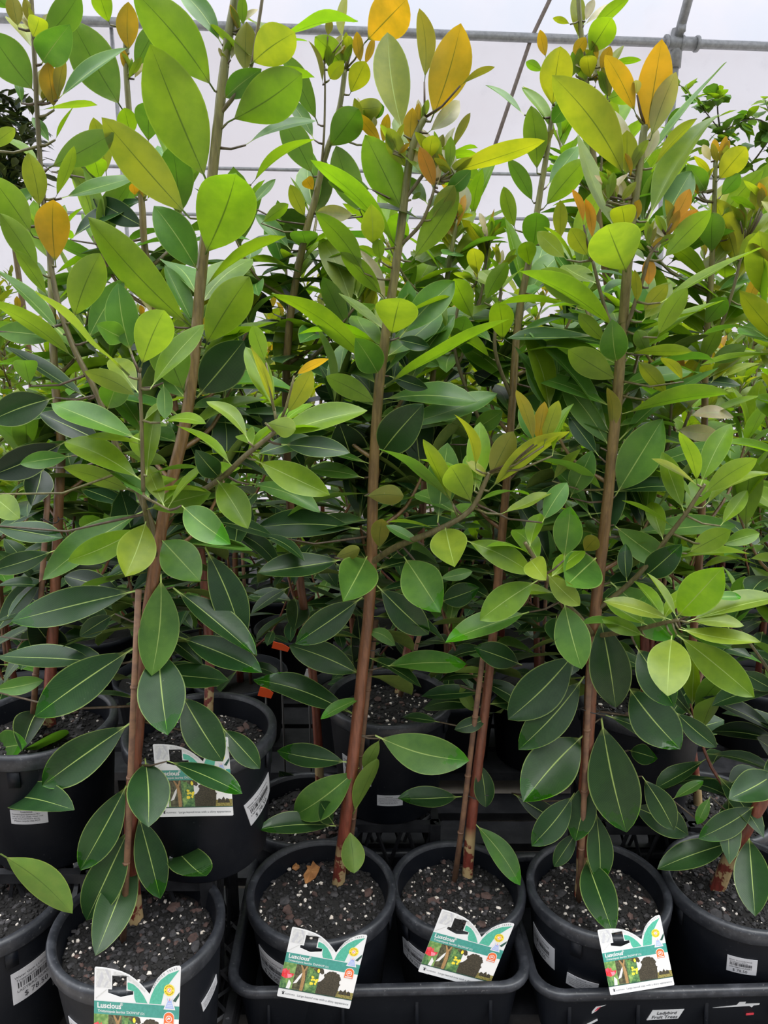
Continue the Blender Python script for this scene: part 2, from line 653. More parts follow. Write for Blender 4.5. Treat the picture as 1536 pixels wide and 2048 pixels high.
def stem_cols(pts, z0, z1, lichen=True):
    cs = []
    for p in pts:
        t = min(max((p.z - z0) / max(z1 - z0, 0.01), 0), 1)
        if t < 0.45:
            c = [a + (b - a) * t / 0.45 for a, b in zip(BARK_LOW, BARK_MID)]
        else:
            c = [a + (b - a) * (t - 0.45) / 0.55 for a, b in zip(BARK_MID, BARK_TOP)]
        al = 0.9 if (lichen and t < 0.07) else 0.0
        cs.append((*c, al))
    return cs


# ---------------------------------------------------------------- pots
def soil_h(x, y, s=0.0):
    return 0.006 * math.sin(31 * x + s) * math.cos(27 * y - s) + 0.003 * math.sin(83 * x + 2 * s + 51 * y)


def chip(mb, c, s, mat, r, flat=0.5):
    ico = [(0, 0, 1), (0.89, 0, 0.45), (0.28, 0.85, 0.45), (-0.72, 0.53, 0.45), (-0.72, -0.53, 0.45), (0.28, -0.85, 0.45),
           (0.72, 0.53, -0.45), (-0.28, 0.85, -0.45), (-0.89, 0, -0.45), (-0.28, -0.85, -0.45), (0.72, -0.53, -0.45), (0, 0, -1)]
    fs = [(0, 1, 2), (0, 2, 3), (0, 3, 4), (0, 4, 5), (0, 5, 1), (1, 6, 2), (2, 7, 3), (3, 8, 4), (4, 9, 5), (5, 10, 1),
          (2, 6, 7), (3, 7, 8), (4, 8, 9), (5, 9, 10), (1, 10, 6), (6, 11, 7), (7, 11, 8), (8, 11, 9), (9, 11, 10), (10, 11, 6)]
    rot = Matrix.Rotation(r.uniform(0, 6.28), 3, 'Z') @ Matrix.Rotation(r.uniform(-0.6, 0.6), 3, 'X')
    ex = r.uniform(0.7, 1.35)
    vs = []
    for p in ico:
        k = r.uniform(0.72, 1.2)
        v = Vector((p[0] * s * ex * k, p[1] * s * k, p[2] * s * flat * k))
        vs.append(Vector(c) + rot @ v)
    mb.add(vs, fs, mat)


def cone_sticker(parent, origin, c, R0, R1, H, th0, zc, w, h, tilt, lines, name='price_sticker', rad=0.003):
    """a paper sticker wrapped on the pot wall; lines = list of (text|'|barcode', x, y, size, mat)"""
    mb = MB(origin)

    def mp(x, y, e):
        X = x * math.cos(tilt) - y * math.sin(tilt)
        Y = x * math.sin(tilt) + y * math.cos(tilt)
        z = zc + Y
        rr = R0 + (R1 - R0) * z / H + e
        th = th0 + X / rr
        return Vector(c) + Vector((rr * math.cos(th), rr * math.sin(th), z))
    nx, ny = 12, 3
    for e, flip in ((0.0012, False),):
        vs = [mp(-w / 2 + w * i / nx, -h / 2 + h * j / ny, e) for i in range(nx + 1) for j in range(ny + 1)]
        vs2 = [mp(-w / 2 + w * i / nx, -h / 2 + h * j / ny, 0.0002) for i in range(nx + 1) for j in range(ny + 1)]
        N = ny + 1
        fs = [(i * N + j, (i + 1) * N + j, (i + 1) * N + j + 1, i * N + j + 1) for i in range(nx) for j in range(ny)]
        mb.add(vs, fs, MAT['sticker'])
        off = len(vs)
        per = [i * N for i in range(nx + 1)] + [nx * N + j for j in range(1, N)] + [i * N + ny for i in range(nx - 1, -1, -1)] + [j for j in range(ny - 1, 0, -1)]
        mb.add(vs + vs2, [(per[k], per[(k + 1) % len(per)], per[(k + 1) % len(per)] + off, per[k] + off) for k in range(len(per))], MAT['sticker'])
    st = mb.build(name, parent, smooth=False)
    tb = MB(origin)
    r = random.Random(5)
    for s, x, y, size, mat in lines:
        if s == '|':
            xx = x
            while xx < x + size[0]:
                bw = r.choice([0.0006, 0.0009, 0.0016, 0.0022]) * size[0] / 0.055
                tb.add([mp(xx, y, 0.0017), mp(xx + bw, y, 0.0017), mp(xx + bw, y + size[1], 0.0017), mp(xx, y + size[1], 0.0017)], [(0, 1, 2, 3)], mat)
                xx += bw + r.choice([0.0007, 0.0010, 0.0018]) * size[0] / 0.055
        else:
            v, f = text2d(s, size)
            tb.add([mp(px + x, py + y, 0.0017) for px, py in v], f, mat)
    tb.build('printing', st, smooth=False)
    return st


def price_lines(w, h, flip=False):
    k = w / 0.085
    I = MAT['ink']
    return [('Water Gum LUSCIOUS', -0.038 * k, 0.0170 * k, 0.0066 * k, I),
            ('Tristaniopsis laurina', -0.036 * k, 0.0102 * k, 0.0064 * k, I),
            ('|', -0.034 * k, -0.0025 * k, (0.060 * k, 0.0110 * k), I),
            ('LADYBIRD NURSERY', -0.036 * k, -0.0105 * k, 0.0070 * k, I),
            ('$ 78.50', -0.026 * k, -0.0245 * k, 0.0140 * k, I)]


def info_lines(w):
    k = w / 0.06
    I = MAT['ink']
    return [('Luscious', -0.012 * k, 0.0095 * k, 0.0055 * k, I),
            ('Tristaniopsis laurina to 8m', -0.027 * k, 0.0048 * k, 0.0042 * k, I),
            ('Full sun to part shade. Water well', -0.027 * k, 0.0005 * k, 0.0036 * k, I),
            ('in dry times and feed in spring', -0.027 * k, -0.0036 * k, 0.0036 * k, I),
            ('Please recycle this POT', -0.024 * k, -0.0085 * k, 0.0044 * k, I)]


def make_pot(root, cpx, cpy, wpx, down, h, seed, chips=260, stickers=(), seg=64):
    c = at_down(cpx, cpy, down)
    z = zdepth(c)
    R = wpx * z / F_PX / 2
    o = Vector(root.location)
    base = Vector((c.x, c.y, c.z - h))
    R1 = R * 0.945
    R0 = R * 0.80
    mb = MB(o)
    P, RM = MAT['pot'], MAT['rim']
    mb.lathe([(R0 - 0.02, 0.0), (R0 - 0.004, 0.0), (R0, 0.005), (R1, h - 0.030)], base, P, seg)
    mb.lathe([(R1, h - 0.030), (R - 0.003, h - 0.029), (R - 0.001, h - 0.026), (R, h - 0.006), (R - 0.002, h - 0.0015), (R - 0.005, h),
              (R - 0.010, h), (R - 0.0135, h - 0.002), (R - 0.016, h - 0.008)], base, RM, seg)
    mb.lathe([(R - 0.016, h - 0.008), (R - 0.020, h - 0.030), (R - 0.026, h - 0.075)], base, P, seg)
    # two moulded drain feet notches and a seam rib on the wall
    for k in range(4):
        th = k * math.pi / 2 + 0.6 + seed
        mb.box(base + Vector(((R1 + 0.001) * math.cos(th), (R1 + 0.001) * math.sin(th), h - 0.045)), (0.004, 0.020, 0.03), P,
               Matrix.Rotation(th, 3, 'Z'))
    pot = mb.build('pot', root)
    # potting mix
    sz = h - 0.040
    Rs = R - 0.021
    sb = MB(o)
    rings, sg = 14, 48
    vs = [base + Vector((0, 0, sz + soil_h(0, 0, seed)))]
    for i in range(1, rings + 1):
        for k in range(sg):
            th = 2 * math.pi * k / sg
            x, y = Rs * i / rings * math.cos(th), Rs * i / rings * math.sin(th)
            vs.append(base + Vector((x, y, sz + (soil_h(x, y, seed) if i < rings else -0.004))))
    fs = [(0, 1 + k, 1 + (k + 1) % sg) for k in range(sg)]
    for i in range(rings - 1):
        a, b = 1 + i * sg, 1 + (i + 1) * sg
        fs += [(a + k, b + k, b + (k + 1) % sg, a + (k + 1) % sg) for k in range(sg)]
    sb.add(vs, fs, MAT['soil'])
    soil = sb.build('potting_mix', root)
    r = random.Random(seed)
    if chips:
        bb, pb = MB(o), MB(o)
        for i in range(chips * 4):
            rr, th = Rs * math.sqrt(r.random()) * 0.97, r.uniform(0, 6.28)
            x, y = rr * math.cos(th), rr * math.sin(th)
            p = base + Vector((x, y, sz + soil_h(x, y, seed) + 0.001))
            u = r.random()
            if u < 0.70:
                chip(bb, p, r.uniform(0.002, 0.0052), MAT['chip_black'], r, 0.7)
            elif u < 0.86:
                chip(bb, p, r.uniform(0.002, 0.0068), MAT['chip_grey'], r, 0.5)
            elif u < 0.90:
                chip(bb, p, r.uniform(0.002, 0.0075), MAT['chip_red'], r, 0.45)
            else:
                chip(pb, p, r.uniform(0.0012, 0.0048) * r.uniform(0.5, 1.2), MAT['perlite'], r, 0.8)
        for i in range(7):
            rr, th = Rs * math.sqrt(r.random()) * 0.9, r.uniform(0, 6.28)
            x, y = rr * math.cos(th), rr * math.sin(th)
            chip(bb, base + Vector((x, y, sz + soil_h(x, y, seed) + 0.003)), r.uniform(0.008, 0.013), MAT['chip_red'] if r.random() < 0.6 else MAT['chip_grey'], r, 0.4)
        tag(bb.build('bark_chips', soil, smooth=False), kind='stuff')
        tag(pb.build('perlite', soil, smooth=False), kind='stuff')
    face = math.atan2(-c.y, -c.x)
    for kind, dth, fz, w, tilt in stickers:
        zc = h * fz
        if kind == 'price':
            cone_sticker(pot, o, base, R0, R1, h - 0.03, face + dth, zc, w, w * 0.72, tilt, price_lines(w, 0))
        else:
            cone_sticker(pot, o, base, R0, R1, h - 0.03, face + dth, zc, w, w * 0.48, tilt, info_lines(w), 'care_sticker')
    return dict(c=c, R=R, base=base, soil=base.z + sz, Rs=Rs)


def vine_shoot_color(r, t):
    """colour letter by how young the growth is (t 0 old .. 1 new)"""
    u = t + r.uniform(-0.16, 0.16)
    if u < 0.25:
        return 'd'
    if u < 0.43:
        return 'm'
    if u < 0.66:
        return 'g'
    if u < 0.80:
        return 'l'
    if u < 0.92:
        return 'y'
    return r.choice('oyobp')


def grow_leaf(LV, r, p, az, el, L, code, nv=7, nu=3, wr=0.38, wet=0.0):
    d = Vector((math.cos(az) * math.cos(el), math.sin(az) * math.cos(el), math.sin(el)))
    t = p + d * L
    side = d.cross(Vector((0, 0, 1)))
    if side.length < 0.05:
        side = Vector((math.cos(az + 1.57), math.sin(az + 1.57), 0))
    n = side.cross(d)
    n = n + side.normalized() * r.uniform(-0.45, 0.45)
    if n.z < 0:
        n = -n
    col, al = LC[code]
    LV.add(p, t, n, L * wr * r.uniform(0.85, 1.15), vary(r, col), al, bow=r.uniform(-0.06, 0.06) * L, droop=r.uniform(0.0, 0.09),
           fold=r.uniform(0.1, 0.35), nv=nv, nu=nu, wave=0.015, pet=0.10, wet=wet, tipn=r.uniform(-0.05, 0.1), twist=r.uniform(-0.5, 0.5))


def grow_stem_leaves(LV, r, pts, t0, t1, n, Lrange, age0, age1, back=False, nv=7, nu=3):
    """whorled leaves up a stem; back=True keeps them on the side away from the camera"""
    az = r.uniform(0, 6.28)
    for i in range(n):
        t = t0 + (t1 - t0) * (i + r.random() * 0.6) / n
        p = polyline_at(pts, t)
        az += 2.4 + r.uniform(-0.3, 0.3)
        a = az
        if back:
            a = math.pi / 2 + math.remainder(a, 2 * math.pi) * 0.50
        young = age0 + (age1 - age0) * (i / n)
        el = -0.35 + 1.35 * young + r.uniform(-0.3, 0.3)
        if i > n - 6 and t1 > 0.97:
            el = r.uniform(0.75, 1.35)
        L = r.uniform(*Lrange) * (1.0 if young < 0.8 else 0.75)
        grow_leaf(LV, r, p, a, el, L, vine_shoot_color(r, young), nv, nu)
# ================================================================ THE GREENHOUSE
def struct(name, mb, smooth=True):
    o = mb.build(name, None, smooth)
    o['kind'] = 'structure'
    return o


mb = MB()
mb.add([(-9, -2, 0), (9, -2, 0), (9, 14, 0), (-9, 14, 0)], [(0, 1, 2, 3)], MAT['floor'])
struct('floor', mb)

EAVE = 3.42


def on_height(px, py, z):
    d = ray(px, py)
    return Vector((0, 0, CAM_H)) + d * ((z - CAM_H) / d.z)


eL = on_height(155, 42, EAVE)
eR = on_height(1500, 92, EAVE)
edir = (eR - eL).normalized()
enrm = Vector((-edir.y, edir.x, 0))          # points away from the camera
if enrm.y < 0:
    enrm = -enrm


def eave(s, z=EAVE, off=0.0):
    """point at s metres along the eave from the left reference"""
    p = eL + edir * s + enrm * off
    return Vector((p.x, p.y, z))


ELEN = (eR - eL).length
# film wall, slightly slack between the rails
mb = MB()
nx, nz = 60, 12
vs = []
for i in range(nx + 1):
    for j in range(nz + 1):
        s = -6 + (ELEN + 13) * i / nx
        z = EAVE * j / nz
        vs.append(eave(s, z, 0.06 + 0.02 * math.sin(s * 3.1) * math.sin(z * 2.2)))
fs = [(i * (nz + 1) + j, (i + 1) * (nz + 1) + j, (i + 1) * (nz + 1) + j + 1, i * (nz + 1) + j + 1) for i in range(nx) for j in range(nz)]
mb.add(vs, fs, MAT['film'])
struct('wall_back', mb)
# the film roof curving up from the eave towards the camera
mb = MB()
vs = []
nr = 10
for i in range(nx + 1):
    for j in range(nr + 1):
        s = -6 + (ELEN + 13) * i / nx
        a = j / nr
        vs.append(eave(s, EAVE + 1.75 * math.sin(a * 1.25), 0.06 - 3.2 * (1 - math.cos(a * 1.25)) - 0.9 * a))
fs = [(i * (nr + 1) + j, (i + 1) * (nr + 1) + j, (i + 1) * (nr + 1) + j + 1, i * (nr + 1) + j + 1) for i in range(nx) for j in range(nr)]
mb.add(vs, fs, MAT['film_roof'])
struct('ceiling', mb)

# eave rail
mb = MB()
mb.tube([eave(-6), eave(ELEN + 6)], 0.032, MAT['pipe'], 12)
struct('trim_1', mb)
# lower side rails outside the film line
mb = MB()
for z in (2.50, 2.18):
    mb.tube([eave(-6, z, 0.03), eave(ELEN + 6, z, 0.03)], 0.013, MAT['pipe'], 8)
struct('trim_2', mb)
# post, clamps and the roof hoop above it
pj = on_height(1361, 82, EAVE)
sj = (pj - eL).dot(edir)
mb = MB()
mb.tube([eave(sj, 0, 0.02), eave(sj, EAVE, 0.02)], 0.034, MAT['pipe'], 12)
mb.tube([eave(sj, EAVE - 0.16, 0.02), eave(sj, EAVE + 0.10, 0.02)], 0.048, MAT['pipe'], 12)
mb.tube([eave(sj - 0.10), eave(sj + 0.14)], 0.046, MAT['pipe'], 12)
for q in (-0.10, 0.02, 0.14):
    mb.tube([eave(sj + q), eave(sj + q + 0.02)], 0.056, MAT['pipe'], 12)
hoop = [eave(sj, EAVE + 1.70 * math.sin(a * 1.25), 0.02 - 3.1 * (1 - math.cos(a * 1.25)) - 0.9 * a) for a in [k / 8 for k in range(9)]]
mb.tube(hoop, 0.034, MAT['pipe'], 12)
mb.box(eave(sj, EAVE + 0.08, -0.03), (0.05, 0.09, 0.05), MAT['pipe'])
struct('trim_3', mb)
# brown diagonal brace on the left part
mb = MB()
b0 = on_height(1060, 74, EAVE)
s0 = (b0 - eL).dot(edir)
mb.tube([eave(s0 + 0.35, EAVE + 0.75, -0.30), eave(s0 + 0.02, EAVE, 0.03), eave(s0 - 0.62, EAVE - 1.9, 0.03)], 0.015, MAT['darkpipe'], 8)
struct('trim_4', mb)
# more posts along the wall
mb = MB()
for ds in (-5.35, -4.1, 1.9):
    mb.tube([eave(sj + ds, 0, 0.03), eave(sj + ds, EAVE, 0.03)], 0.014, MAT['pipe'], 8)
struct('trim_5', mb)

# ================================================================ PALLETS, CRATES, TRAYS
PAL_Z = 0.145


def lattice(mb, cx, cy, sx, sy, z0, z1, mat, step=0.055, th=0.006):
    """open plastic crate: rim frame, posts, diagonal lattice sides and a lattice top"""
    def bar(a, b, w=th, hgt=th):
        a, b = Vector(a), Vector(b)
        mb.tube([a, b], w * 0.7, mat, 4, caps=True)
    x0, x1, y0, y1 = cx - sx / 2, cx + sx / 2, cy - sy / 2, cy + sy / 2
    for x in (x0, x1):
        mb.box(((x), cy, z1 - 0.01), (0.016, sy, 0.02), mat)
        mb.box(((x), cy, z0 + 0.01), (0.016, sy, 0.02), mat)
    for y in (y0, y1):
        mb.box((cx, y, z1 - 0.01), (sx, 0.016, 0.02), mat)
        mb.box((cx, y, z0 + 0.01), (sx, 0.016, 0.02), mat)
    for x in (x0, x1):
        for y in (y0, y1):
            mb.box((x, y, (z0 + z1) / 2), (0.022, 0.022, z1 - z0), mat)
    H = z1 - z0
    n = max(2, int(sx / step))
    for i in range(n):
        a, b = x0 + sx * i / n, x0 + sx * (i + 1) / n
        for y in (y0, y1):
            bar((a, y, z0), (b, y, z1)); bar((b, y, z0), (a, y, z1))
    m = max(2, int(sy / step))
    for i in range(m):
        a, b = y0 + sy * i / m, y0 + sy * (i + 1) / m
        for x in (x0, x1):
            bar((x, a, z0), (x, b, z1)); bar((x, b, z0), (x, a, z1))
    # diagonal mesh deck
    k = 0.06
    t = -sy
    while t < sx:
        a0, a1 = max(0, -t), min(sy, sx - t)
        if a1 > a0:
            bar((x0 + t + a0, y0 + a0, z1 - 0.006), (x0 + t + a1, y0 + a1, z1 - 0.006))
            bar((x1 - t - a0, y0 + a0, z1 - 0.006), (x1 - t - a1, y0 + a1, z1 - 0.006))
        t += k


def crate(label, cx, cy, sx, sy, z0, z1, group=None, name='plastic_crate'):
    o = Vector((cx, cy, z0))
    mb = MB(o)
    lattice(mb, cx, cy, sx, sy, z0, z1, MAT['crate'])
    ob = mb.build(name, None, smooth=False)
    ob.location = o
    tag(ob, label, 'crate', group)
    return ob


def slab(label, x0, x1, y0, y1, z0, z1):
    """black plastic pallet: deck boards on runners"""
    o = Vector(((x0 + x1) / 2, (y0 + y1) / 2, z0))
    root = empty('plastic_pallet', o)
    tag(root, label, 'pallet')
    mb = MB(o)
    n = int((y1 - y0) / 0.11)
    for i in range(n):
        y = y0 + (y1 - y0) * (i + 0.5) / n
        mb.box(((x0 + x1) / 2, y, z1 - 0.011), (x1 - x0, 0.088, 0.022), MAT['crate'])
    mb.build('deck', root, smooth=False)
    for k in range(3):
        x = x0 + 0.05 + (x1 - x0 - 0.1) * k / 2
        rb = MB(o)
        rb.box((x, (y0 + y1) / 2, (z0 + z1 - 0.022) / 2), (0.09, y1 - y0, z1 - 0.022 - z0), MAT['crate'])
        rb.build('runner', root, smooth=False)
    return root


def rrect(cx, cy, sx, sy, r, n=6):
    pts = []
    for qx, qy, a0 in ((1, 1, 0), (-1, 1, 90), (-1, -1, 180), (1, -1, 270)):
        for k in range(n + 1):
            a = math.radians(a0 + 90 * k / n)
            pts.append((cx + qx * (sx / 2 - r) + r * math.cos(a), cy + qy * (sy / 2 - r) + r * math.sin(a)))
    return pts


def tray(label, cx, cy, sx, sy, z0, z1, rot, sag=0.0):
    o = Vector((cx, cy, z0))
    root = empty('carry_tray', o)
    root.rotation_euler = (0, 0, rot)
    tag(root, label, 'tray')

    def ringz(mb, specs, mat):
        vs, n = [], None
        for (gx, z, rr) in specs:
            p = rrect(0, 0, sx + gx, sy + gx, rr)
            n = len(p)
            for a, b in p:
                vs.append((a, b, z - sag * (1 - min(1, (2 * a / sx) ** 2)) * (1 if z > 0.03 else 0)))
        fs = [(i * n + k, i * n + (k + 1) % n, (i + 1) * n + (k + 1) % n, (i + 1) * n + k) for i in range(len(specs) - 1) for k in range(n)]
        mb.add(vs, fs, mat)
        return n
    H = z1 - z0
    body = MB()
    n = ringz(body, [(-0.050, 0.0, 0.02), (-0.044, 0.004, 0.03), (-0.012, H - 0.014, 0.045)], MAT['pot'])
    ringz(body, [(-0.018, H - 0.008, 0.043), (-0.050, 0.006, 0.03)], MAT['pot'])
    p = rrect(0, 0, sx - 0.05, sy - 0.05, 0.03)
    body.add([(a, b, 0.0) for a, b in p], [tuple(range(len(p) - 1, -1, -1))], MAT['pot'])
    body.add([(a, b, 0.006) for a, b in p], [tuple(range(len(p)))], MAT['pot'])
    rim = MB()
    ringz(rim, [(-0.012, H - 0.015, 0.045), (0.014, H - 0.015, 0.055), (0.018, H - 0.010, 0.056), (0.016, H, 0.055), (0.010, H + 0.002, 0.053),
                (-0.010, H + 0.002, 0.046), (-0.018, H - 0.002, 0.043), (-0.020, H - 0.010, 0.042)], MAT['rim'])
    rim.build('tray_rim', root)
    # ribs moulded on the long front side
    rb = body
    for k in range(4):
        x = -sx / 2 + sx * (k + 0.5) / 4
        rb.box((x, -sy / 2 + 0.011, H * 0.45), (0.006, 0.008, H * 0.72), MAT['pot'], Matrix.Rotation(-0.16, 3, 'X'))
    body.build('tub', root)
    return root


RIM1 = 1.055          # the front pots' rims lie this far below the lens
slab('black slatted plastic pallet under the front pots and trays', -0.75, 1.15, 0.92, 1.90, 0.0, PAL_Z)

t1 = tray('low black carry tray holding the two middle front pots', -0.012, 1.300, 0.535, 0.36, PAL_Z, CAM_H - 1.145, math.radians(1.5), 0.006)
t2 = tray('low black carry tray with a small lettered white sticker on its front', 0.535, 1.300, 0.50, 0.36, PAL_Z, CAM_H - 1.150, math.radians(2.0), 0.004)
t2.location.x = 0.515

# lettered sticker and paint marks on the second tray
H2 = CAM_H - 1.150 - PAL_Z


def tray_front(root, x, z, sy=0.36):
    """point on the sloping front wall in the tray's own axes"""
    f = z / H2
    return Vector((x, -sy / 2 + 0.022 - 0.016 * f - 0.0015, z))


def tray_patch(root, name, pts, mat, parent=None, e=0.0):
    mb = MB()
    vs = [tray_front(root, x, z) + Vector((0, -e, 0)) for x, z in pts]
    vb = [v + Vector((0, 0.0015, 0)) for v in vs]
    n = len(vs)
    mb.add(vs + vb, [tuple(range(n)), tuple(range(2 * n - 1, n - 1, -1))] + [(k, k + n, (k + 1) % n + n, (k + 1) % n) for k in range(n)], mat)
    return mb.build(name, parent or root, smooth=False)


sx0, sz0 = -0.011, 0.052
stk = tray_patch(t2, 'lettered_sticker', [(sx0 - 0.032, sz0 - 0.013), (sx0 + 0.026, sz0 - 0.011), (sx0 + 0.034, sz0 + 0.013), (sx0 - 0.024, sz0 + 0.012)], MAT['white'])
mb = MB()
for s, dx, dz in (('Ladybird', -0.016, 0.0015), ('Fruit Trees', -0.024, -0.0088)):
    v, f = text2d(s, 0.0105, bold=0.012, shear=0.15)
    mb.add([tray_front(t2, sx0 + dx + a, sz0 + dz + b) + Vector((0, -0.0006, 0)) for a, b in v], f, MAT['ink'])
mb.build('lettering', stk, smooth=False)
r_ = random.Random(4)
for name, pts, mat in (
    ('paint_mark', [(0.075, 0.066), (0.118, 0.071), (0.122, 0.079), (0.134, 0.079), (0.133, 0.074), (0.160, 0.074), (0.160, 0.070), (0.150, 0.069), (0.147, 0.064), (0.142, 0.068), (0.118, 0.067)], MAT['white']),
    ('paint_mark', [(-0.146, 0.066), (-0.140, 0.078), (-0.122, 0.082), (-0.132, 0.076), (-0.138, 0.067), (-0.146, 0.060)], MAT['white']),
    ('paint_mark', [(-0.142, 0.066), (-0.137, 0.075), (-0.131, 0.078), (-0.137, 0.069)], MAT['red']),
    ('paint_mark', [(-0.158, 0.028), (-0.150, 0.034), (-0.134, 0.046), (-0.133, 0.042), (-0.150, 0.029)], MAT['white']),
    ('paint_mark', [(0.140, 0.048), (0.154, 0.049), (0.154, 0.045), (0.140, 0.044)], MAT['red']),
):
    tray_patch(t2, name, pts, mat, e=0.0003 if mat is MAT['red'] else 0)

# ================================================================ POTTED TREES DRAWN FROM THE PHOTOGRAPH
TREES = {}


def stake_pts(p0, p1):
    return [p0, p0.lerp(p1, 0.33) + Vector((0.001, 0, 0)), p0.lerp(p1, 0.66), p1]


def tree(key, label, potspec, stems, stakes=(), ties=(), letters='', extra=(), seed=1, group=None, r_base=0.0125):
    """stems: list of (name, [(px,py,Y)...], r0, r1); the first is the trunk"""
    cx, cy, w, down, h, stick, chips = potspec
    c = at_down(cx, cy, down)
    o = Vector((c.x, c.y, c.z - h))
    root = empty('potted_tree', o)
    tag(root, label, 'potted tree', group)
    info = make_pot(root, cx, cy, w, down, h, seed, chips, stick)
    S = []
    parts = []
    ztop = max(at(*p).z for nm, pts, a, b in stems for p in pts)
    for k, (nm, pts, r0, r1) in enumerate(stems):
        P = [at(*p) for p in pts]
        if k == 0:
            # the trunk's foot goes into the mix, kept inside the pot
            foot = P[0].copy()
            d = Vector((foot.x - c.x, foot.y - c.y, 0))
            if d.length > info['Rs'] * 0.75:
                d *= info['Rs'] * 0.75 / d.length
            foot = Vector((c.x + d.x, c.y + d.y, info['soil'] - 0.01))
            if P[0].z > info['soil'] + 0.02:
                P = [foot] + P
            else:
                P[0] = foot
        else:
            # a branch starts on the nearest point of the trunk
            best = min(((q - P[0]).length, i) for i, q in enumerate(S[0][0]))[1]
            P = [S[0][0][best].copy()] + P[1:] if (S[0][0][best] - P[0]).length < 0.08 else [S[0][0][best].copy()] + P
        Q = smooth_line(P, 5)
        n = len(Q)
        if k:
            r0, r1 = r0 * 0.78, r1 * 0.8
        rad = [r0 + (r1 - r0) * i / (n - 1) for i in range(n)]
        if k == 0:
            rad[0] *= 1.12
        mb = MB(o)
        mb.tube(Q, rad, MAT['bark'], 9, (stem_cols(Q, info['soil'], ztop, True) if k == 0 else [(0.125, 0.105, 0.042, 0)] * n), wob=0.05, rnd=random.Random(k))
        parts.append(mb)
        S.append((Q, nm, [Vector((q.x, q.y, q.z)) for q in Q]))
    for k, ((x0, y0, Y0), (x1, y1, Y1)) in enumerate(stakes):
        p0, p1 = at(x0, y0, Y0), at(x1, y1, Y1)
        d = Vector((p0.x - c.x, p0.y - c.y, 0))
        dd = (p0 - p1) / (p1.z - p0.z)
        p0 = p0 + dd * (p0.z - info['soil'] + 0.01)
        mb = MB(o)
        q = stake_pts(p0, p1)
        mb.tube(q, [0.0058, 0.0054, 0.0052, 0.005], MAT['stake'], 8)
        for f in (0.25, 0.5, 0.75):
            m = p0.lerp(p1, f)
            mb.tube([m - Vector((0, 0, 0.002)), m + Vector((0, 0, 0.002))], 0.0064, MAT['stake'], 8)
        st = mb.build('bamboo_stake', root)
        for (tx, ty, tY, tr) in ties:
            tb = MB(o)
            pc = at(tx, ty, tY)
            loop = []
            for a in range(21):
                th = 2 * math.pi * a / 20
                loop.append(pc + Vector((tr * math.cos(th), 0.6 * tr * math.sin(th), 0.004 * math.sin(2 * th))))
            loop += [pc + Vector((tr + 0.012, -0.01, 0.006)), pc + Vector((tr + 0.02, -0.006, -0.004))]
            tb.tube(loop, 0.0011, MAT['wire'], 5)
            tb.build('wire_tie', st)
    TREES[key] = dict(root=root, S=S, parts=parts, o=o, LV=[Leaves(seed * 31 + i) for i in range(len(stems))], info=info, seed=seed)
    TREES[key]['extra'] = extra
    for ch in letters.split():
        TREES[ch] = TREES[key]
    return TREES[key]


tree('L', 'tall potted tree standing nearest, red trunk tied to a pinkish stake',
     (276, 1842, 342, 0.985, 0.275, [('price', -0.78, 0.56, 0.082, -0.03), ('info', 0.92, 0.60, 0.05, 0.25)], 300),
     [('trunk', [(266, 1760, 1.14), (262, 1650, 1.13), (272, 1500, 1.13), (285, 1350, 1.13), (303, 1180, 1.14), (330, 1020, 1.15), (368, 860, 1.16), (388, 720, 1.17),
                 (402, 560, 1.18), (420, 400, 1.18), (438, 230, 1.18), (452, 110, 1.18), (470, 0, 1.18), (482, -60, 1.18)], 0.0125, 0.0055),
      ('J', [(305, 1080, 1.145), (275, 980, 1.14), (240, 910, 1.13), (195, 790, 1.13), (145, 690, 1.13), (110, 580, 1.14), (92, 450, 1.15), (80, 320, 1.16), (72, 180, 1.16), (66, 60, 1.16), (60, -50, 1.16)], 0.0065, 0.0035),
      ('H', [(305, 1120, 1.14), (293, 1040, 1.05), (287, 985, 1.02), (285, 920, 1.01), (283, 840, 1.01), (279, 745, 1.01)], 0.0045, 0.0028),
      ('F', [(345, 1000, 1.15), (395, 985, 1.10), (450, 950, 1.03), (490, 912, 0.99), (540, 872, 0.97), (556, 856, 0.965)], 0.006, 0.0035),
      ('H2', [(287, 985, 1.02), (320, 1010, 1.01), (340, 1020, 1.0)], 0.003, 0.002),
      ('U', [(440, 230, 1.18), (470, 190, 1.17), (500, 140, 1.16), (515, 60, 1.15), (530, -40, 1.15)], 0.004, 0.0025)],
     stakes=[((250, 1790, 1.10), (277, 1180, 1.10))], ties=[(275, 1366, 1.115, 0.017)],
     letters='J H F', seed=3)
tree('M', 'tall potted tree with a bare red trunk, left pot of the middle tray',
     (643, 1772, 300, 1.045, 0.225, [('price', -0.80, 0.58, 0.078, -0.04)], 300),
     [('trunk', [(676, 1768, 1.30), (690, 1650, 1.29), (705, 1530, 1.28), (722, 1370, 1.28), (738, 1220, 1.27), (744, 1100, 1.27), (747, 950, 1.27), (756, 800, 1.27),
                 (770, 680, 1.27), (788, 560, 1.27), (803, 450, 1.27), (818, 330, 1.27), (832, 270, 1.27), (850, 235, 1.27)], 0.0126, 0.0050),
      ('G', [(748, 1120, 1.27), (790, 1095, 1.22), (860, 1066, 1.16), (910, 1042, 1.13), (945, 1015, 1.12), (968, 970, 1.11), (978, 945, 1.11)], 0.0075, 0.0040),
      ('M2', [(805, 500, 1.27), (840, 450, 1.26), (862, 400, 1.25), (872, 360, 1.25)], 0.004, 0.0025),
      ('M3', [(812, 400, 1.27), (850, 345, 1.26), (880, 310, 1.26)], 0.004, 0.0025)],
     stakes=[((700, 1690, 1.33), (752, 1240, 1.32))], ties=[(735, 1292, 1.29, 0.026)],
     letters='G', seed=7)
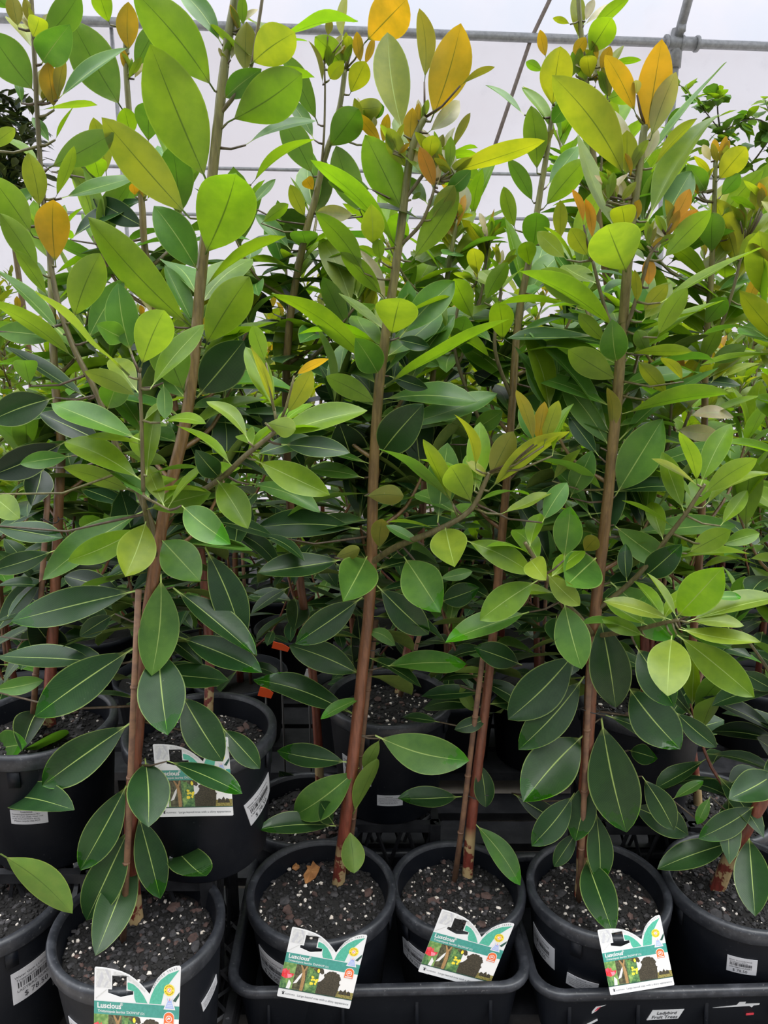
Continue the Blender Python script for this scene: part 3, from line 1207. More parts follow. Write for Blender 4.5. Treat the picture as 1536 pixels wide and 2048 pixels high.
tree('N', 'potted tree with a pale blotched trunk foot, right pot of the middle tray',
     (915, 1766, 272, 1.065, 0.205, [('price', -0.72, 0.55, 0.066, -0.06)], 300),
     [('trunk', [(934, 1766, 1.34), (942, 1650, 1.34), (955, 1540, 1.34), (966, 1450, 1.34), (980, 1330, 1.35), (996, 1160, 1.38), (1012, 980, 1.40), (1025, 800, 1.42), (1036, 640, 1.44),
                 (1060, 512, 1.45), (1078, 400, 1.46), (1092, 315, 1.46), (1104, 235, 1.46), (1110, 215, 1.46)], 0.0112, 0.0038),
      ('N2', [(1012, 960, 1.40), (950, 820, 1.42), (910, 700, 1.43), (920, 600, 1.44), (950, 570, 1.44)], 0.005, 0.003),
      ('N3', [(1025, 800, 1.42), (990, 700, 1.42), (1000, 600, 1.43), (1003, 560, 1.43)], 0.005, 0.003)],
     stakes=[((910, 1754, 1.33), (966, 1310, 1.33))], ties=[(945, 1590, 1.335, 0.017)], seed=11)
tree('R', 'leafy potted tree with orange tips, left pot of the tray with the lettered sticker',
     (1196, 1768, 283, 1.055, 0.225, [('price', -0.86, 0.56, 0.070, -0.05), ('info', -0.12, 0.44, 0.058, -0.06)], 300),
     [('trunk', [(1165, 1745, 1.29), (1168, 1600, 1.28), (1178, 1450, 1.27), (1186, 1300, 1.26), (1196, 1170, 1.25), (1210, 1050, 1.24), (1222, 930, 1.23), (1235, 790, 1.22),
                 (1246, 650, 1.21), (1253, 560, 1.20), (1264, 440, 1.19), (1274, 370, 1.19), (1284, 290, 1.19), (1290, 250, 1.19)], 0.0130, 0.0050),
      ('E', [(1192, 1280, 1.26), (1240, 1265, 1.20), (1290, 1255, 1.14), (1330, 1245, 1.10), (1360, 1240, 1.08)], 0.006, 0.0035),
      ('E2', [(1192, 1260, 1.26), (1160, 1235, 1.20), (1125, 1200, 1.15), (1095, 1158, 1.12), (1068, 1115, 1.10), (1050, 1085, 1.09)], 0.006, 0.0035),
      ('D', [(1200, 1215, 1.25), (1250, 1175, 1.22), (1300, 1124, 1.19), (1335, 1075, 1.17), (1370, 1030, 1.15), (1396, 990, 1.14), (1410, 968, 1.14)], 0.006, 0.0035),
      ('R2', [(1244, 670, 1.21), (1262, 630, 1.20), (1285, 560, 1.19), (1300, 510, 1.18), (1330, 470, 1.18)], 0.0045, 0.003),
      ('R3', [(1240, 700, 1.21), (1225, 660, 1.20), (1205, 600, 1.20), (1185, 520, 1.20)], 0.0045, 0.003)],
     stakes=[((1159, 1772, 1.27), (1180, 1330, 1.24))], ties=[(1177, 1418, 1.255, 0.02)], letters='E E2', seed=13)
tree('S', 'potted tree with a slanting brown trunk, right pot of the tray with lettered sticker',
     (1478, 1756, 292, 1.045, 0.225, [('price', 0.18, 0.62, 0.05, 0.05)], 300),
     [('trunk', [(1434, 1770, 1.29), (1460, 1715, 1.28), (1490, 1660, 1.27), (1530, 1590, 1.26), (1575, 1480, 1.25), (1600, 1330, 1.25), (1610, 1100, 1.27), (1600, 850, 1.30), (1585, 620, 1.32), (1580, 420, 1.34)], 0.0145, 0.006),
      ('S2', [(1590, 1420, 1.25), (1530, 1330, 1.28), (1480, 1260, 1.30)], 0.005, 0.003)],
     letters='Q', seed=17, extra=((0, 0.5, 1.0, 40, 0.5, 0.9),))
tree('V', 'potted tree cut by the photo edge, one dull leaf over its rim',
     (-38, 1780, 345, 0.985, 0.275, [('price', 0.50, 0.60, 0.092, 0.02)], 300),
     [('trunk', [(-60, 1770, 1.16), (-62, 1600, 1.15), (-66, 1400, 1.14), (-70, 1200, 1.13)], 0.012, 0.009),
      ('V2', [(-60, 1720, 1.155), (-30, 1708, 1.08), (-4, 1706, 1.03)], 0.003, 0.002)],
     letters='', seed=19)
tree('A', 'raised potted tree, its pot showing only a small white care sticker',
     (82, 1436, 292, 0.715, 0.25, [('info', -0.32, 0.50, 0.062, -0.05)], 160),
     [('trunk', [(98, 1420, 1.33), (104, 1300, 1.34), (112, 1150, 1.36), (118, 1000, 1.38), (122, 880, 1.42), (110, 760, 1.45), (104, 600, 1.48), (100, 480, 1.5)], 0.012, 0.006)],
     stakes=[((74, 1310, 1.34), (96, 985, 1.36))], ties=[(100, 1040, 1.36, 0.016)],
     seed=23, extra=((0, 0.30, 1.0, 46, 0.1, 0.55),))
tree('K', 'raised potted tree with a picture tag on its pot, behind the nearest tree',
     (400, 1452, 304, 0.725, 0.25, [('price', 0.92, 0.52, 0.078, 0.35), ('info', -0.42, 0.16, 0.05, -0.3)], 220),
     [('trunk', [(416, 1430, 1.38), (420, 1330, 1.40), (412, 1200, 1.42), (390, 1020, 1.44), (350, 820, 1.45), (315, 640, 1.46), (290, 500, 1.46), (283, 400, 1.46), (262, 260, 1.46), (252, 130, 1.46), (252, 40, 1.46)], 0.010, 0.004),
      ('K2', [(390, 1020, 1.44), (430, 900, 1.48), (450, 780, 1.5), (455, 640, 1.52)], 0.006, 0.003)],
     letters='B', seed=29, extra=((0, 0.22, 0.60, 26, 0.15, 0.6), (1, 0.3, 1.0, 20, 0.4, 0.75)))
tree('Z', 'potted tree low behind the middle tray with a thin red trunk',
     (612, 1612, 248, 1.06, 0.215, [], 160),
     [('trunk', [(640, 1590, 1.58), (636, 1480, 1.57), (625, 1340, 1.57), (600, 1160, 1.57), (578, 980, 1.57), (572, 800, 1.57), (578, 660, 1.56), (592, 560, 1.56), (612, 465, 1.55), (630, 400, 1.55), (648, 320, 1.55),
                 (668, 260, 1.55), (682, 200, 1.55), (690, 140, 1.55)], 0.011, 0.0045),
      ('Z2', [(640, 350, 1.55), (648, 270, 1.54), (650, 180, 1.54), (648, 120, 1.54)], 0.003, 0.002),
      ('Z3', [(574, 780, 1.57), (640, 700, 1.55), (690, 640, 1.54), (720, 600, 1.54)], 0.005, 0.003)],
     seed=31, extra=((0, 0.30, 0.62, 30, 0.15, 0.6), (2, 0.2, 1.0, 12, 0.4, 0.8)))
tree('O', 'raised potted tree, its orange-yellow shoots reaching above the steel rail',
     (1283, 1392, 250, 0.80, 0.25, [], 120),
     [('trunk', [(1290, 1370, 1.60), (1288, 1250, 1.62), (1275, 1050, 1.64), (1255, 850, 1.65), (1225, 640, 1.66), (1200, 460, 1.66), (1186, 300, 1.66), (1172, 160, 1.66), (1160, 40, 1.66), (1155, -40, 1.66)], 0.011, 0.004),
      ('O2', [(1195, 420, 1.66), (1205, 300, 1.65), (1215, 190, 1.65)], 0.0035, 0.002),
      ('O3', [(1275, 1050, 1.64), (1330, 920, 1.62), (1345, 780, 1.60)], 0.006, 0.003)],
     seed=37, extra=((0, 0.30, 0.68, 34, 0.3, 0.8), (2, 0.2, 1.0, 16, 0.4, 0.9)))
tree('P', 'potted tree behind the slanting trunk, olive shoots beside the climbing plant',
     (1420, 1606, 242, 1.06, 0.215, [], 160),
     [('trunk', [(1395, 1590, 1.58), (1378, 1420, 1.57), (1385, 1290, 1.57), (1400, 1100, 1.57), (1408, 900, 1.57), (1412, 700, 1.57), (1422, 560, 1.57), (1428, 430, 1.57), (1431, 320, 1.57)], 0.011, 0.004),
      ('P2', [(1408, 900, 1.57), (1370, 860, 1.55), (1385, 820, 1.54)], 0.005, 0.003),
      ('P3', [(1412, 720, 1.57), (1460, 600, 1.56), (1490, 480, 1.56)], 0.005, 0.003)],
     stakes=[((1372, 1460, 1.56), (1412, 1310, 1.55))],
     seed=41, extra=((0, 0.25, 0.9, 50, 0.25, 0.8), (2, 0.2, 1.0, 14, 0.5, 0.9)))
tree('C', 'raised potted tree behind the bare red trunk, price sticker on its pot',
     (778, 1390, 252, 0.805, 0.25, [('price', -0.62, 0.50, 0.075, -0.02), ('info', 0.02, 0.26, 0.055, 0.0)], 160),
     [('trunk', [(800, 1392, 1.66), (815, 1300, 1.66), (835, 1150, 1.68), (850, 950, 1.7), (860, 800, 1.72), (880, 650, 1.72), (900, 520, 1.72), (915, 440, 1.72)], 0.011, 0.004),
      ('C2', [(850, 950, 1.7), (800, 830, 1.7), (740, 720, 1.7), (715, 600, 1.7)], 0.006, 0.003),
      ('C3', [(860, 800, 1.72), (920, 720, 1.72), (960, 600, 1.72), (975, 500, 1.72)], 0.006, 0.003)],
     stakes=[((798, 1398, 1.62), (842, 1262, 1.62))],
     seed=43, extra=((0, 0.25, 1.0, 44, 0.2, 0.95), (1, 0.2, 1.0, 18, 0.4, 0.9), (2, 0.2, 1.0, 14, 0.4, 0.95)))

LEAF_DATA = """@0 0
#L
1250 1110 905 275 370 gu
1140 1310 615 710 250 yu
1290 550 800 -60 280 gu
1215 1560 1425 1015 350 gu
1365 735 1800 450 285 gu
1500 390 1776 190 230 yu
1470 450 1480 130 150 bu
1195 1640 925 1235 230 mt
1330 270 1080 -60 130 mt
1340 600 1560 420 150 mt
#J
215 560 -60 190 230 mu
325 660 285 372 135 ou
345 600 385 350 80 bu
190 235 235 105 120 yu
110 170 70 -40 100 bu
240 240 480 -50 180 mu 20
250 385 410 160 200 mt
290 1010 680 800 180 mu
240 1260 170 915 140 yu
330 1190 455 885 70 lu
370 1190 850 1070 100 mt
345 600 770 300 90 mt 20
-80 900 95 765 90 lu
335 1600 320 1185 210 ou
-80 1330 260 1145 90 mt
200 1420 -60 1050 190 gu
240 1640 0 1280 150 gu
300 860 190 695 70 mt
130 620 100 470 50 mt
330 840 440 645 25 gu
60 60 -60 -60 90 mu
#K
735 660 430 125 270 mu
420 1440 860 1190 100 dt
880 1370 570 1200 150 dt
775 320 770 12 138 ou
800 420 960 130 130 mu
790 830 745 640 120 gu
890 870 910 590 170 mu
640 1060 560 705 130 yu
600 1090 560 930 130 gu
310 1030 600 1060 90 du
660 150 590 -60 130 gu
810 1180 800 1100 60 ou
@512 0
#L
120 250 605 90 60 gu
-60 870 365 740 55 mt
-30 1110 350 830 60 gu
#Z
435 890 605 665 195 mu
345 1060 150 700 170 mu
370 745 140 310 130 mu
350 840 190 600 90 mt
545 425 350 215 145 gu
560 570 655 375 135 yu
400 510 325 240 35 bu
630 385 605 190 70 ou
650 395 712 225 50 ou
570 320 550 210 60 yu
520 240 530 -60 70 yt
430 220 440 105 50 bu
440 480 520 370 90 yt
650 260 930 -30 250 ou
560 650 750 640 120 yu
600 710 780 635 110 mu
760 870 602 670 75 ou
760 870 792 680 65 ou
715 770 710 700 35 pt
640 1300 480 875 190 mu
600 1290 365 1270 110 pt
300 1310 205 1105 90 yu
350 1150 295 1060 80 ou
-30 1240 120 1080 60 mt
30 1340 200 1220 80 gu
210 1500 0 1270 100 mt
#M
890 1290 655 808 250 gu
885 810 790 185 230 yt
1050 730 1232 137 260 ou
1010 490 990 50 115 bu
1030 800 1228 597 110 pt
930 890 940 645 100 ou
905 1020 792 765 115 yu
930 1010 1005 805 85 pt
1075 1140 980 880 95 ru
1040 960 1060 805 110 yu
1120 960 1120 815 50 pt
1150 960 1178 755 45 pt
1170 910 1292 680 50 bu
1090 1130 1130 900 50 pt
1225 515 1435 405 40 bu
1130 1050 1740 870 120 yu 50
1130 1100 1300 945 70 yu
1050 1320 1190 1110 125 yu
930 1570 1218 1150 170 gu
855 1500 330 955 105 gu
700 1140 430 1090 110 mu
650 1640 362 1265 145 gu
700 1480 690 1220 150 lt
1130 1160 1290 1020 110 mt
750 1570 730 1430 80 gu
930 1200 990 1155 35 lt
#N
1610 690 1378 510 40 mt
@1024 0
#N
150 1040 115 635 150 gu
240 660 290 285 205 yu
250 800 70 510 70 gt
230 750 350 600 110 mt
210 1120 400 880 110 mt
190 1250 445 950 155 gu
130 1220 -20 950 100 mu
190 430 80 370 60 gu
#O
400 240 390 -40 95 yt
440 220 705 -20 75 gu
450 340 600 100 165 gu
205 350 168 178 65 ou
360 350 445 222 80 ou
470 480 450 325 110 yu
530 430 590 275 75 ou
500 520 520 300 50 pt
560 450 665 265 50 yt
440 480 600 465 45 ou
430 150 620 20 40 pt
350 145 245 110 40 yu
440 130 490 0 60 pt
450 500 400 380 60 gu
560 600 700 540 140 gu
580 390 775 350 40 gu
#R
800 840 900 233 200 ou
745 690 573 310 125 ou
830 840 985 430 140 pu
750 570 742 475 60 pu
690 1085 245 442 245 yu 25
790 980 1285 370 45 mt
750 900 555 650 90 pt 25
690 1065 690 780 130 yu
810 1330 1220 630 175 lt
625 1390 400 800 110 lt 15
840 1010 1095 700 60 yu
790 970 870 760 85 pt
680 1410 650 1205 155 yu
700 1360 765 1195 80 ou
580 1210 572 1070 60 pt
650 1220 660 1075 60 pt
610 1210 612 1100 60 pu
700 1230 722 1110 50 pt
900 1340 1085 1010 170 mt
690 1640 572 1350 315 lu
960 1340 1068 1132 95 ru
960 1380 1115 1258 75 ru
880 1510 880 1300 75 pt
900 1560 1195 1262 150 gu
430 1350 370 1130 45 ru
480 1450 450 1190 60 ru
460 1546 345 1358 115 yu
330 1560 150 1390 110 lt
#N
290 1450 290 1200 95 yu
120 1510 150 1250 165 mu
110 1610 80 1440 120 gu
20 1380 -50 1120 100 gu
#P
1230 1090 1408 878 155 yu
1215 960 1215 832 52 ou
1195 970 1145 868 50 pt
1240 960 1272 850 32 pt
1200 1050 1090 940 45 yu
1170 1160 1060 1000 120 mt
1200 1530 1205 1290 155 mu
1250 1310 1510 1015 120 gu
1390 1340 1520 1218 55 yu
1290 1440 1525 1235 60 mt
1370 1330 1420 1200 55 pt
1250 1180 1370 1040 100 mu
1350 1560 1480 1400 110 lu
1440 1300 1560 1050 130 yt
@0 512
#L
1160 440 520 -221 225 gu
1110 830 960 430 240 mu
1225 550 1488 133 255 gu
1180 850 1470 500 260 dt
1170 430 985 60 120 mt
930 380 705 100 65 pt
1320 1330 1170 1160 150 dt
720 1180 1005 1230 80 mu
1300 1340 1490 1640 195 gt
#H
845 670 992 313 235 lu
790 590 708 163 205 mt
900 800 1235 420 135 gt
830 850 508 693 120 lu 22
850 1105 306 878 160 mt
880 1320 935 908 135 gt
855 1350 383 1102 175 gt
800 1415 378 1268 115 lu
760 1395 972 1300 90 lu
880 1520 1268 1420 170 gt
960 1000 1238 1012 65 gt 25
430 1200 118 1248 112 mt
980 760 990 980 100 mt
#F
1490 1115 1240 868 85 lt -35
1610 1500 1460 1050 0 xx
#J
440 390 600 -15 220 lu
450 620 -60 250 110 gu
-60 450 305 480 145 mt
770 722 210 213 32 lu
380 470 -40 20 100 mt
530 860 30 540 90 dt
290 250 100 -40 90 gu
520 515 745 145 155 mt
640 930 720 700 180 mt
180 780 140 610 140 mu
330 850 -60 990 210 dt
640 1130 240 950 160 dd
400 1110 -60 1320 210 dd
250 1270 185 1512 180 dd
-60 1430 112 1570 150 gt
760 500 600 420 150 mt
@512 512
#F
110 930 -60 540 140 gt
110 910 -45 550 60 yu
180 955 333 688 130 yu
230 720 433 600 60 ou
55 1000 246 1045 135 lu
90 1085 667 918 165 gt
0 1225 442 1433 190 gt
-40 1370 387 1507 120 mt
150 1130 555 1165 140 dt
-20 1200 360 1080 110 dt
60 640 -20 410 110 gu
#Z
130 745 225 328 165 gt
730 530 560 480 90 mu
320 760 572 668 120 mt
630 900 355 800 130 dt
560 450 405 115 125 mu
600 450 540 270 85 mt
110 350 -40 200 110 dd
#M
770 250 510 -30 115 gu
785 295 610 -30 80 pt
810 485 858 278 258 lu
860 490 1198 142 205 mt
720 700 105 208 125 gu 40
840 500 1042 548 95 dt
740 720 600 500 190 mt
780 780 1525 390 70 gu -50
800 720 1028 793 95 dt
735 890 412 718 135 gu
740 1200 1010 880 240 dt
750 1050 1447 810 125 mt -40
600 1340 500 1010 230 dd
650 1330 330 1290 100 mt
650 1440 893 1440 130 bu
750 1340 830 1080 180 dd
1170 1470 755 1130 70 mu
#G
1180 1490 993 1108 100 lu
1300 1490 1158 1242 190 lu
1090 1600 1150 1120 205 mt
1310 1410 1345 988 155 gt
1320 1280 1217 932 70 yu
1400 1340 1262 1222 60 yt
1400 1340 1545 1050 150 bu
1400 1410 1856 1018 115 yu
#N
1310 390 1185 128 155 gu
1370 280 1512 35 115 gu
1480 510 1455 272 155 gu
1200 570 1260 360 150 mu
1420 620 1130 438 70 gu
1130 770 1280 640 65 dd
1290 700 1462 760 115 dd
1110 1130 1283 878 145 mu
1090 1010 1200 880 100 mt
1290 1050 1482 928 125 mt
1040 480 1100 330 130 gu
1330 130 1300 -60 110 yu
900 560 1100 660 90 mt
@1024 512
#R
480 320 175 78 165 gu
630 450 38 108 115 gu 22
570 530 400 350 95 gu
630 640 600 390 170 mt
640 750 333 560 175 gu
595 1075 88 478 85 mt 20
590 1155 298 755 175 mt
520 1200 340 960 110 dt
690 580 1082 560 62 lu
780 340 935 168 110 yu
780 395 962 148 130 lt
820 190 820 8 85 ru
745 290 740 80 65 yu
690 620 1285 288 75 gt 10
890 280 1500 -60 60 gt
870 490 1050 190 130 gu
820 590 750 440 95 mu
940 840 765 635 105 yu
1030 755 895 600 65 yu
660 945 1298 778 95 gu -20
640 1110 1245 680 110 mt
620 1440 905 975 260 mt
590 1070 590 778 90 bu
530 1150 855 1197 58 mu
640 1350 1418 1132 95 mt 15
590 1700 560 1200 225 dt
350 1450 480 1170 150 mt
560 1420 160 1170 62 mu
480 1570 240 1250 95 mt
240 1350 405 1148 70 lu
#N
440 240 390 -30 155 gu
290 680 255 430 185 mu
400 800 440 665 135 mu
#G
130 1130 18 808 75 bu
150 1130 190 868 90 ou
190 1140 280 868 105 yu
240 1200 358 880 65 gt
140 1130 55 880 120 mt
180 1600 330 1360 130 mt
-60 1550 235 1418 70 lt
#P
1050 965 1342 948 90 pt
980 1040 1245 1072 105 pt
1150 420 1292 245 125 mu
1180 645 1408 540 115 mu
1220 220 1482 113 65 mt
1130 650 1245 410 105 gu
1190 765 1378 618 65 yt
1130 750 1185 648 80 yu
1400 300 1480 120 80 ou
#E
1110 1370 1003 1058 90 lu
1030 1530 895 1175 130 gt
1130 1380 1315 1008 150 gt
1140 1440 1473 1215 130 gu
1150 1510 1545 1270 65 lt
1250 1620 1412 1405 95 gt
@0 1024
#J
-60 80 382 165 135 dt
330 230 -60 350 130 dt
#H
850 90 403 297 175 gt
880 40 748 397 235 lt
870 -10 258 410 185 mt
955 152 1192 406 235 mt
1090 -40 1368 180 205 mt
1230 210 1462 788 225 dt
1040 450 1545 855 180 dt
#L
965 370 910 982 250 mt
830 470 70 662 215 dt
950 800 1007 1342 295 dt
810 810 212 1224 260 dt
600 900 0 888 155 dt
-60 1070 262 1010 115 mt
800 1255 235 1655 265 dt
1080 1080 1337 1497 240 dt
1330 1290 1560 1540 150 dt
1070 750 1570 955 195 dt
750 490 380 380 150 dd
690 610 478 745 120 dt
#A
-40 740 222 393 130 dt
-60 1440 165 1390 190 mt
430 1345 155 1400 90 mu
240 1190 130 1385 160 dd
380 900 200 660 200 dd
340 620 60 440 150 dd
@512 1024
#M
625 98 -5 75 185 dt
530 285 10 368 165 dt
672 255 528 527 260 mt
640 510 236 790 195 dt
725 440 1043 742 205 dt
655 715 835 800 85 mt 25
645 985 200 800 195 dt
755 930 1268 895 145 mt
605 1230 -15 1000 165 dt
650 1110 383 1230 70 mt
715 1340 1278 1492 235 mt -30
745 1360 645 1545 85 mu
0 130 300 270 65 dt
740 230 760 25 115 bu
470 270 620 220 90 bu
560 1500 125 1430 155 dt
#G
885 265 1092 580 265 mt
1135 88 1187 307 235 lt
1010 200 783 73 62 mt
1250 170 1660 362 155 gt
1100 540 1350 450 150 dt
1090 400 1300 355 75 mt
800 280 930 170 105 dt
#N
1600 920 1300 810 160 dt
1100 1260 880 1230 65 dt
1400 1230 1195 1305 95 dt
1410 970 1190 950 42 mu
1220 1040 1310 1200 85 mu
#M
600 560 620 1040 130 dd
#E2
1690 410 1343 650 195 gt
1640 600 1138 752 155 mt
@1024 1024
#E2
110 285 190 390 150 lt
205 365 412 565 135 lt
310 530 418 942 220 mt
270 620 255 775 130 dt
#R
510 270 325 445 270 mt
590 420 975 770 255 mt
610 78 930 312 185 mt
700 130 1357 40 135 mt
525 615 625 1188 265 dt
740 800 972 1167 235 dt
690 1040 1012 1425 275 dt
385 835 -25 1247 275 dt
435 985 38 1427 225 dt
310 290 350 -40 180 mt
430 240 515 145 105 bu
690 420 680 190 95 dt
780 400 1010 200 170 dt
535 1235 685 1915 315 dt
440 1330 60 1750 300 dt
970 1190 1227 1412 135 dt
560 1220 990 1392 115 dt
700 1430 875 1480 130 dt
#E
800 745 538 640 110 gt
960 740 935 1087 250 lt
990 735 1447 1107 205 gt
1000 700 1492 778 105 lt
1070 662 1393 670 80 lt
1050 660 1605 490 135 lt
985 635 1278 318 235 gt
995 640 813 363 55 lt
1200 515 1380 505 65 mt
1050 250 1315 108 135 gu
1240 200 1492 125 105 gt
950 280 1432 222 75 gt
1010 690 1320 822 90 mt
#Q
1600 1330 1150 1100 100 dd
1600 1080 1380 960 110 dt
1620 1380 1200 1300 110 dd
1600 1480 1450 1350 110 dd
1600 640 1440 250 150 dd
@0 1536
#L
775 75 485 607 225 dt
785 340 510 934 235 dt 0 -0.01
815 500 578 1114 225 dt 3 0.035
870 -60 890 342 260 dt
825 260 966 787 195 dt
850 500 850 330 40 xx
#B
990 420 1283 798 165 dt
#L
1000 -40 1452 162 125 dt 4 -0.03
#A
-10 190 507 302 175 dt
#V
0 515 432 888 195 mu -15
@512 1536
#M
620 -5 215 297 235 mt
480 345 12 365 135 dt
560 365 590 635 155 mu
580 275 725 -60 100 mu
470 340 370 190 115 dt
#Z
300 200 140 20 110 dd
#N
1235 170 848 188 135 dt
1310 330 1600 692 135 mt
1340 -40 1380 242 135 dt
@1024 1536
#R
460 50 378 445 175 dt
500 245 530 692 165 dt
440 530 603 982 205 dt
375 150 118 468 175 dt
395 375 250 595 110 dt
700 220 1068 408 190 dt
780 50 975 378 165 dt
0 150 320 340 125 dd
#S
1335 440 878 582 165 dt
1465 220 1122 422 155 dt
1420 390 1460 897 205 dt
1580 30 1290 192 205 dt
1190 170 1110 340 75 mt
960 190 1150 80 65 mt
@0 0
#M
2361 913 2317 801 39 gu
2362 901 2289 740 39 lu
2357 921 2362 818 37 lu
2380 866 2427 743 38 yu
2382 931 2460 857 35 ou
2374 903 2389 771 38 pt
#M
2610 987 2623 840 46 yu
2588 988 2548 765 56 pt
2620 983 2559 823 61 lu
2594 1014 2651 882 45 pt
2583 959 2491 787 51 yu
2590 966 2532 809 58 gu
2614 1020 2616 782 58 lu
2598 1003 2660 805 71 bu
2600 1025 2740 839 67 lu
#M
2722 1081 2699 939 42 pt
2727 1069 2629 998 31 yu
2695 1031 2711 871 55 pt
2735 1067 2651 857 66 pt
2695 1029 2705 817 70 gu
2719 1044 2605 944 44 yu
2699 1065 2626 923 37 ou
#M
2510 737 2510 596 44 pt
2504 720 2607 686 24 pt
2532 719 2569 595 45 lu
2519 729 2551 618 28 lu
2507 767 2511 618 48 ou
#R
3657 1164 3566 1051 33 pt
3659 1180 3766 1044 43 pt
3636 1228 3617 1102 37 gu
3644 1205 3618 1049 41 gu
3637 1214 3629 1063 45 yu
3649 1187 3658 1023 45 yu
3651 1209 3682 1032 63 gu
3650 1165 3601 1023 41 lu
#R
3701 1165 3633 1016 37 yu
3728 1222 3717 1100 33 pt
3708 1229 3623 1089 36 pt
3719 1215 3819 1089 52 yu
3709 1230 3637 1113 41 gu
3739 1235 3793 1117 35 pt
#R
3882 1476 3885 1325 46 lu
3910 1497 4049 1402 41 gu
3894 1505 3977 1422 27 ou
3892 1482 3919 1318 41 yu
3909 1475 3876 1341 38 pt
3904 1484 3933 1361 31 bu
#R
3994 1432 4075 1258 61 ou
3996 1415 3935 1285 51 gu
3999 1444 4036 1332 32 ou
4008 1383 4044 1236 34 bu
4010 1437 3914 1360 37 pt
4030 1375 3996 1190 61 bu
#R
3771 1049 3753 874 52 pt
3784 1071 3752 918 40 ou
3802 1019 3843 902 35 bu
3780 1039 3830 900 48 lu
3771 1021 3891 833 65 lu
3773 1027 3847 893 38 gu
#O
3430 469 3408 319 46 pt
3429 470 3310 392 31 yu
3457 459 3481 285 60 gu
3454 452 3435 308 46 gu
3429 469 3479 317 48 lu
3456 455 3555 298 46 gu
#O
3647 589 3602 423 59 gu
3662 551 3601 397 56 pt
3665 599 3613 413 63 bu
3655 549 3565 373 51 pt
3634 564 3618 402 53 bu
3651 552 3588 418 37 gu
3660 548 3696 375 47 pt
#O
3582 377 3556 243 37 ou
3581 386 3453 386 43 pt
3557 340 3543 194 33 gu
3587 333 3483 252 35 pt
3574 373 3645 258 34 pt
3582 390 3512 294 40 yu
#P
4195 1151 4290 1004 41 yu
4191 1171 4249 1086 33 pt
4173 1183 4128 1067 30 pt
4175 1152 4272 1018 37 gu
4164 1186 4105 1063 48 gu
4182 1135 4129 966 42 lu
4195 1179 4134 1086 36 ou
#P
4334 1048 4363 868 59 yu
4313 995 4378 840 43 ou
4318 998 4321 898 24 pt
4308 992 4274 856 45 bu
4328 998 4323 898 33 bu
4324 990 4357 814 52 ou
4315 1053 4420 908 56 lu
4300 1019 4397 896 38 yu
#P
4481 1392 4406 1267 37 pt
4461 1400 4388 1225 49 yu
4461 1380 4463 1249 43 pt
4462 1402 4444 1214 42 lu
4470 1381 4603 1238 48 gu
4479 1377 4413 1251 46 ou
4466 1388 4419 1298 25 gu
4449 1429 4534 1340 33 lu
#P
4546 1274 4384 1179 46 gu
4559 1247 4636 1164 35 yu
4575 1241 4462 1079 52 lu
4573 1280 4570 1124 54 bu
4572 1268 4552 1096 57 ou
4576 1283 4669 1142 49 pt
#Z
2166 745 2153 580 43 pt
2160 717 2138 604 27 pt
2141 759 2060 684 32 yu
2166 776 2124 588 57 yu
2153 764 2287 641 64 yu
2158 779 2196 651 39 gu
2147 725 2119 621 35 pt
#Z
2049 378 2074 271 24 ou
2056 395 2111 265 47 gu
2075 366 2077 191 46 yu
2062 406 2034 283 41 yu
2080 406 2082 288 33 bu
#Z
1985 360 2054 213 56 pt
1973 421 2011 308 26 lu
1982 360 2076 254 40 pt
1978 419 1971 273 52 gu
1949 399 1943 265 30 pt
#N
2982 1613 3106 1532 42 yu
2986 1605 2972 1460 36 yu
3017 1594 3094 1490 42 lu
3001 1592 2957 1473 28 yu
3005 1647 2940 1541 31 gu
2998 1639 3018 1501 36 pt
#N
2851 1698 2778 1623 32 gu
2851 1709 2783 1649 29 yu
2863 1678 2824 1561 28 yu
2864 1684 2844 1599 31 pt
2858 1680 2718 1634 37 lu
#N
3248 935 3182 798 41 pt
3237 865 3224 767 30 yu
3258 909 3327 772 44 bu
3221 890 3184 778 26 pt
3259 880 3290 788 26 bu
#K
772 455 730 286 53 ou
805 475 876 361 45 pt
772 442 794 350 22 pt
804 441 733 312 35 lu
779 462 797 356 25 gu
766 483 855 346 43 lu
#K
882 1198 949 1118 33 gu
873 1174 917 1071 26 yu
868 1193 818 1112 29 ou
866 1210 879 1133 25 yu
859 1182 809 1106 32 lu
#J
204 168 150 -16 66 bu
202 204 169 41 37 yu
230 149 317 81 32 pt
202 204 137 68 34 pt
196 197 220 94 29 lu
211 213 108 55 61 pt
#J
252 608 243 415 61 pt
257 621 269 521 31 bu
251 607 376 510 51 yu
287 584 353 477 45 ou
277 624 321 508 35 lu
#L
1436 148 1544 48 32 pt
1420 178 1400 -45 61 pt
1448 209 1384 32 42 gu
1431 195 1406 67 39 pt
1442 203 1388 25 46 ou
1460 162 1455 -32 64 gu
#L
1358 388 1370 241 45 gu
1354 401 1310 289 29 pt
1373 399 1324 313 22 yu
1383 359 1429 251 39 pt
#C
2931 1451 2955 1318 33 gu
2939 1426 3077 1358 36 gu
2915 1452 2905 1339 38 pt
2940 1466 3009 1328 34 yu
2914 1422 2834 1361 30 gu
2910 1404 2877 1276 39 pt
2910 1452 2827 1326 44 lu
2932 1420 2954 1296 45 gu
#C
2725 1318 2839 1288 30 yu
2735 1285 2689 1193 29 pt
2726 1308 2720 1211 30 lu
2739 1343 2694 1252 31 pt
2764 1342 2751 1210 36 yu
2738 1294 2674 1194 35 yu
2747 1355 2659 1339 24 bu
2745 1340 2772 1230 35 gu
#C
2149 1735 2148 1628 25 pt
2152 1786 2152 1701 21 lu
2127 1778 2079 1702 19 yu
2156 1782 2204 1676 26 pt
2152 1798 2194 1652 54 gu"""

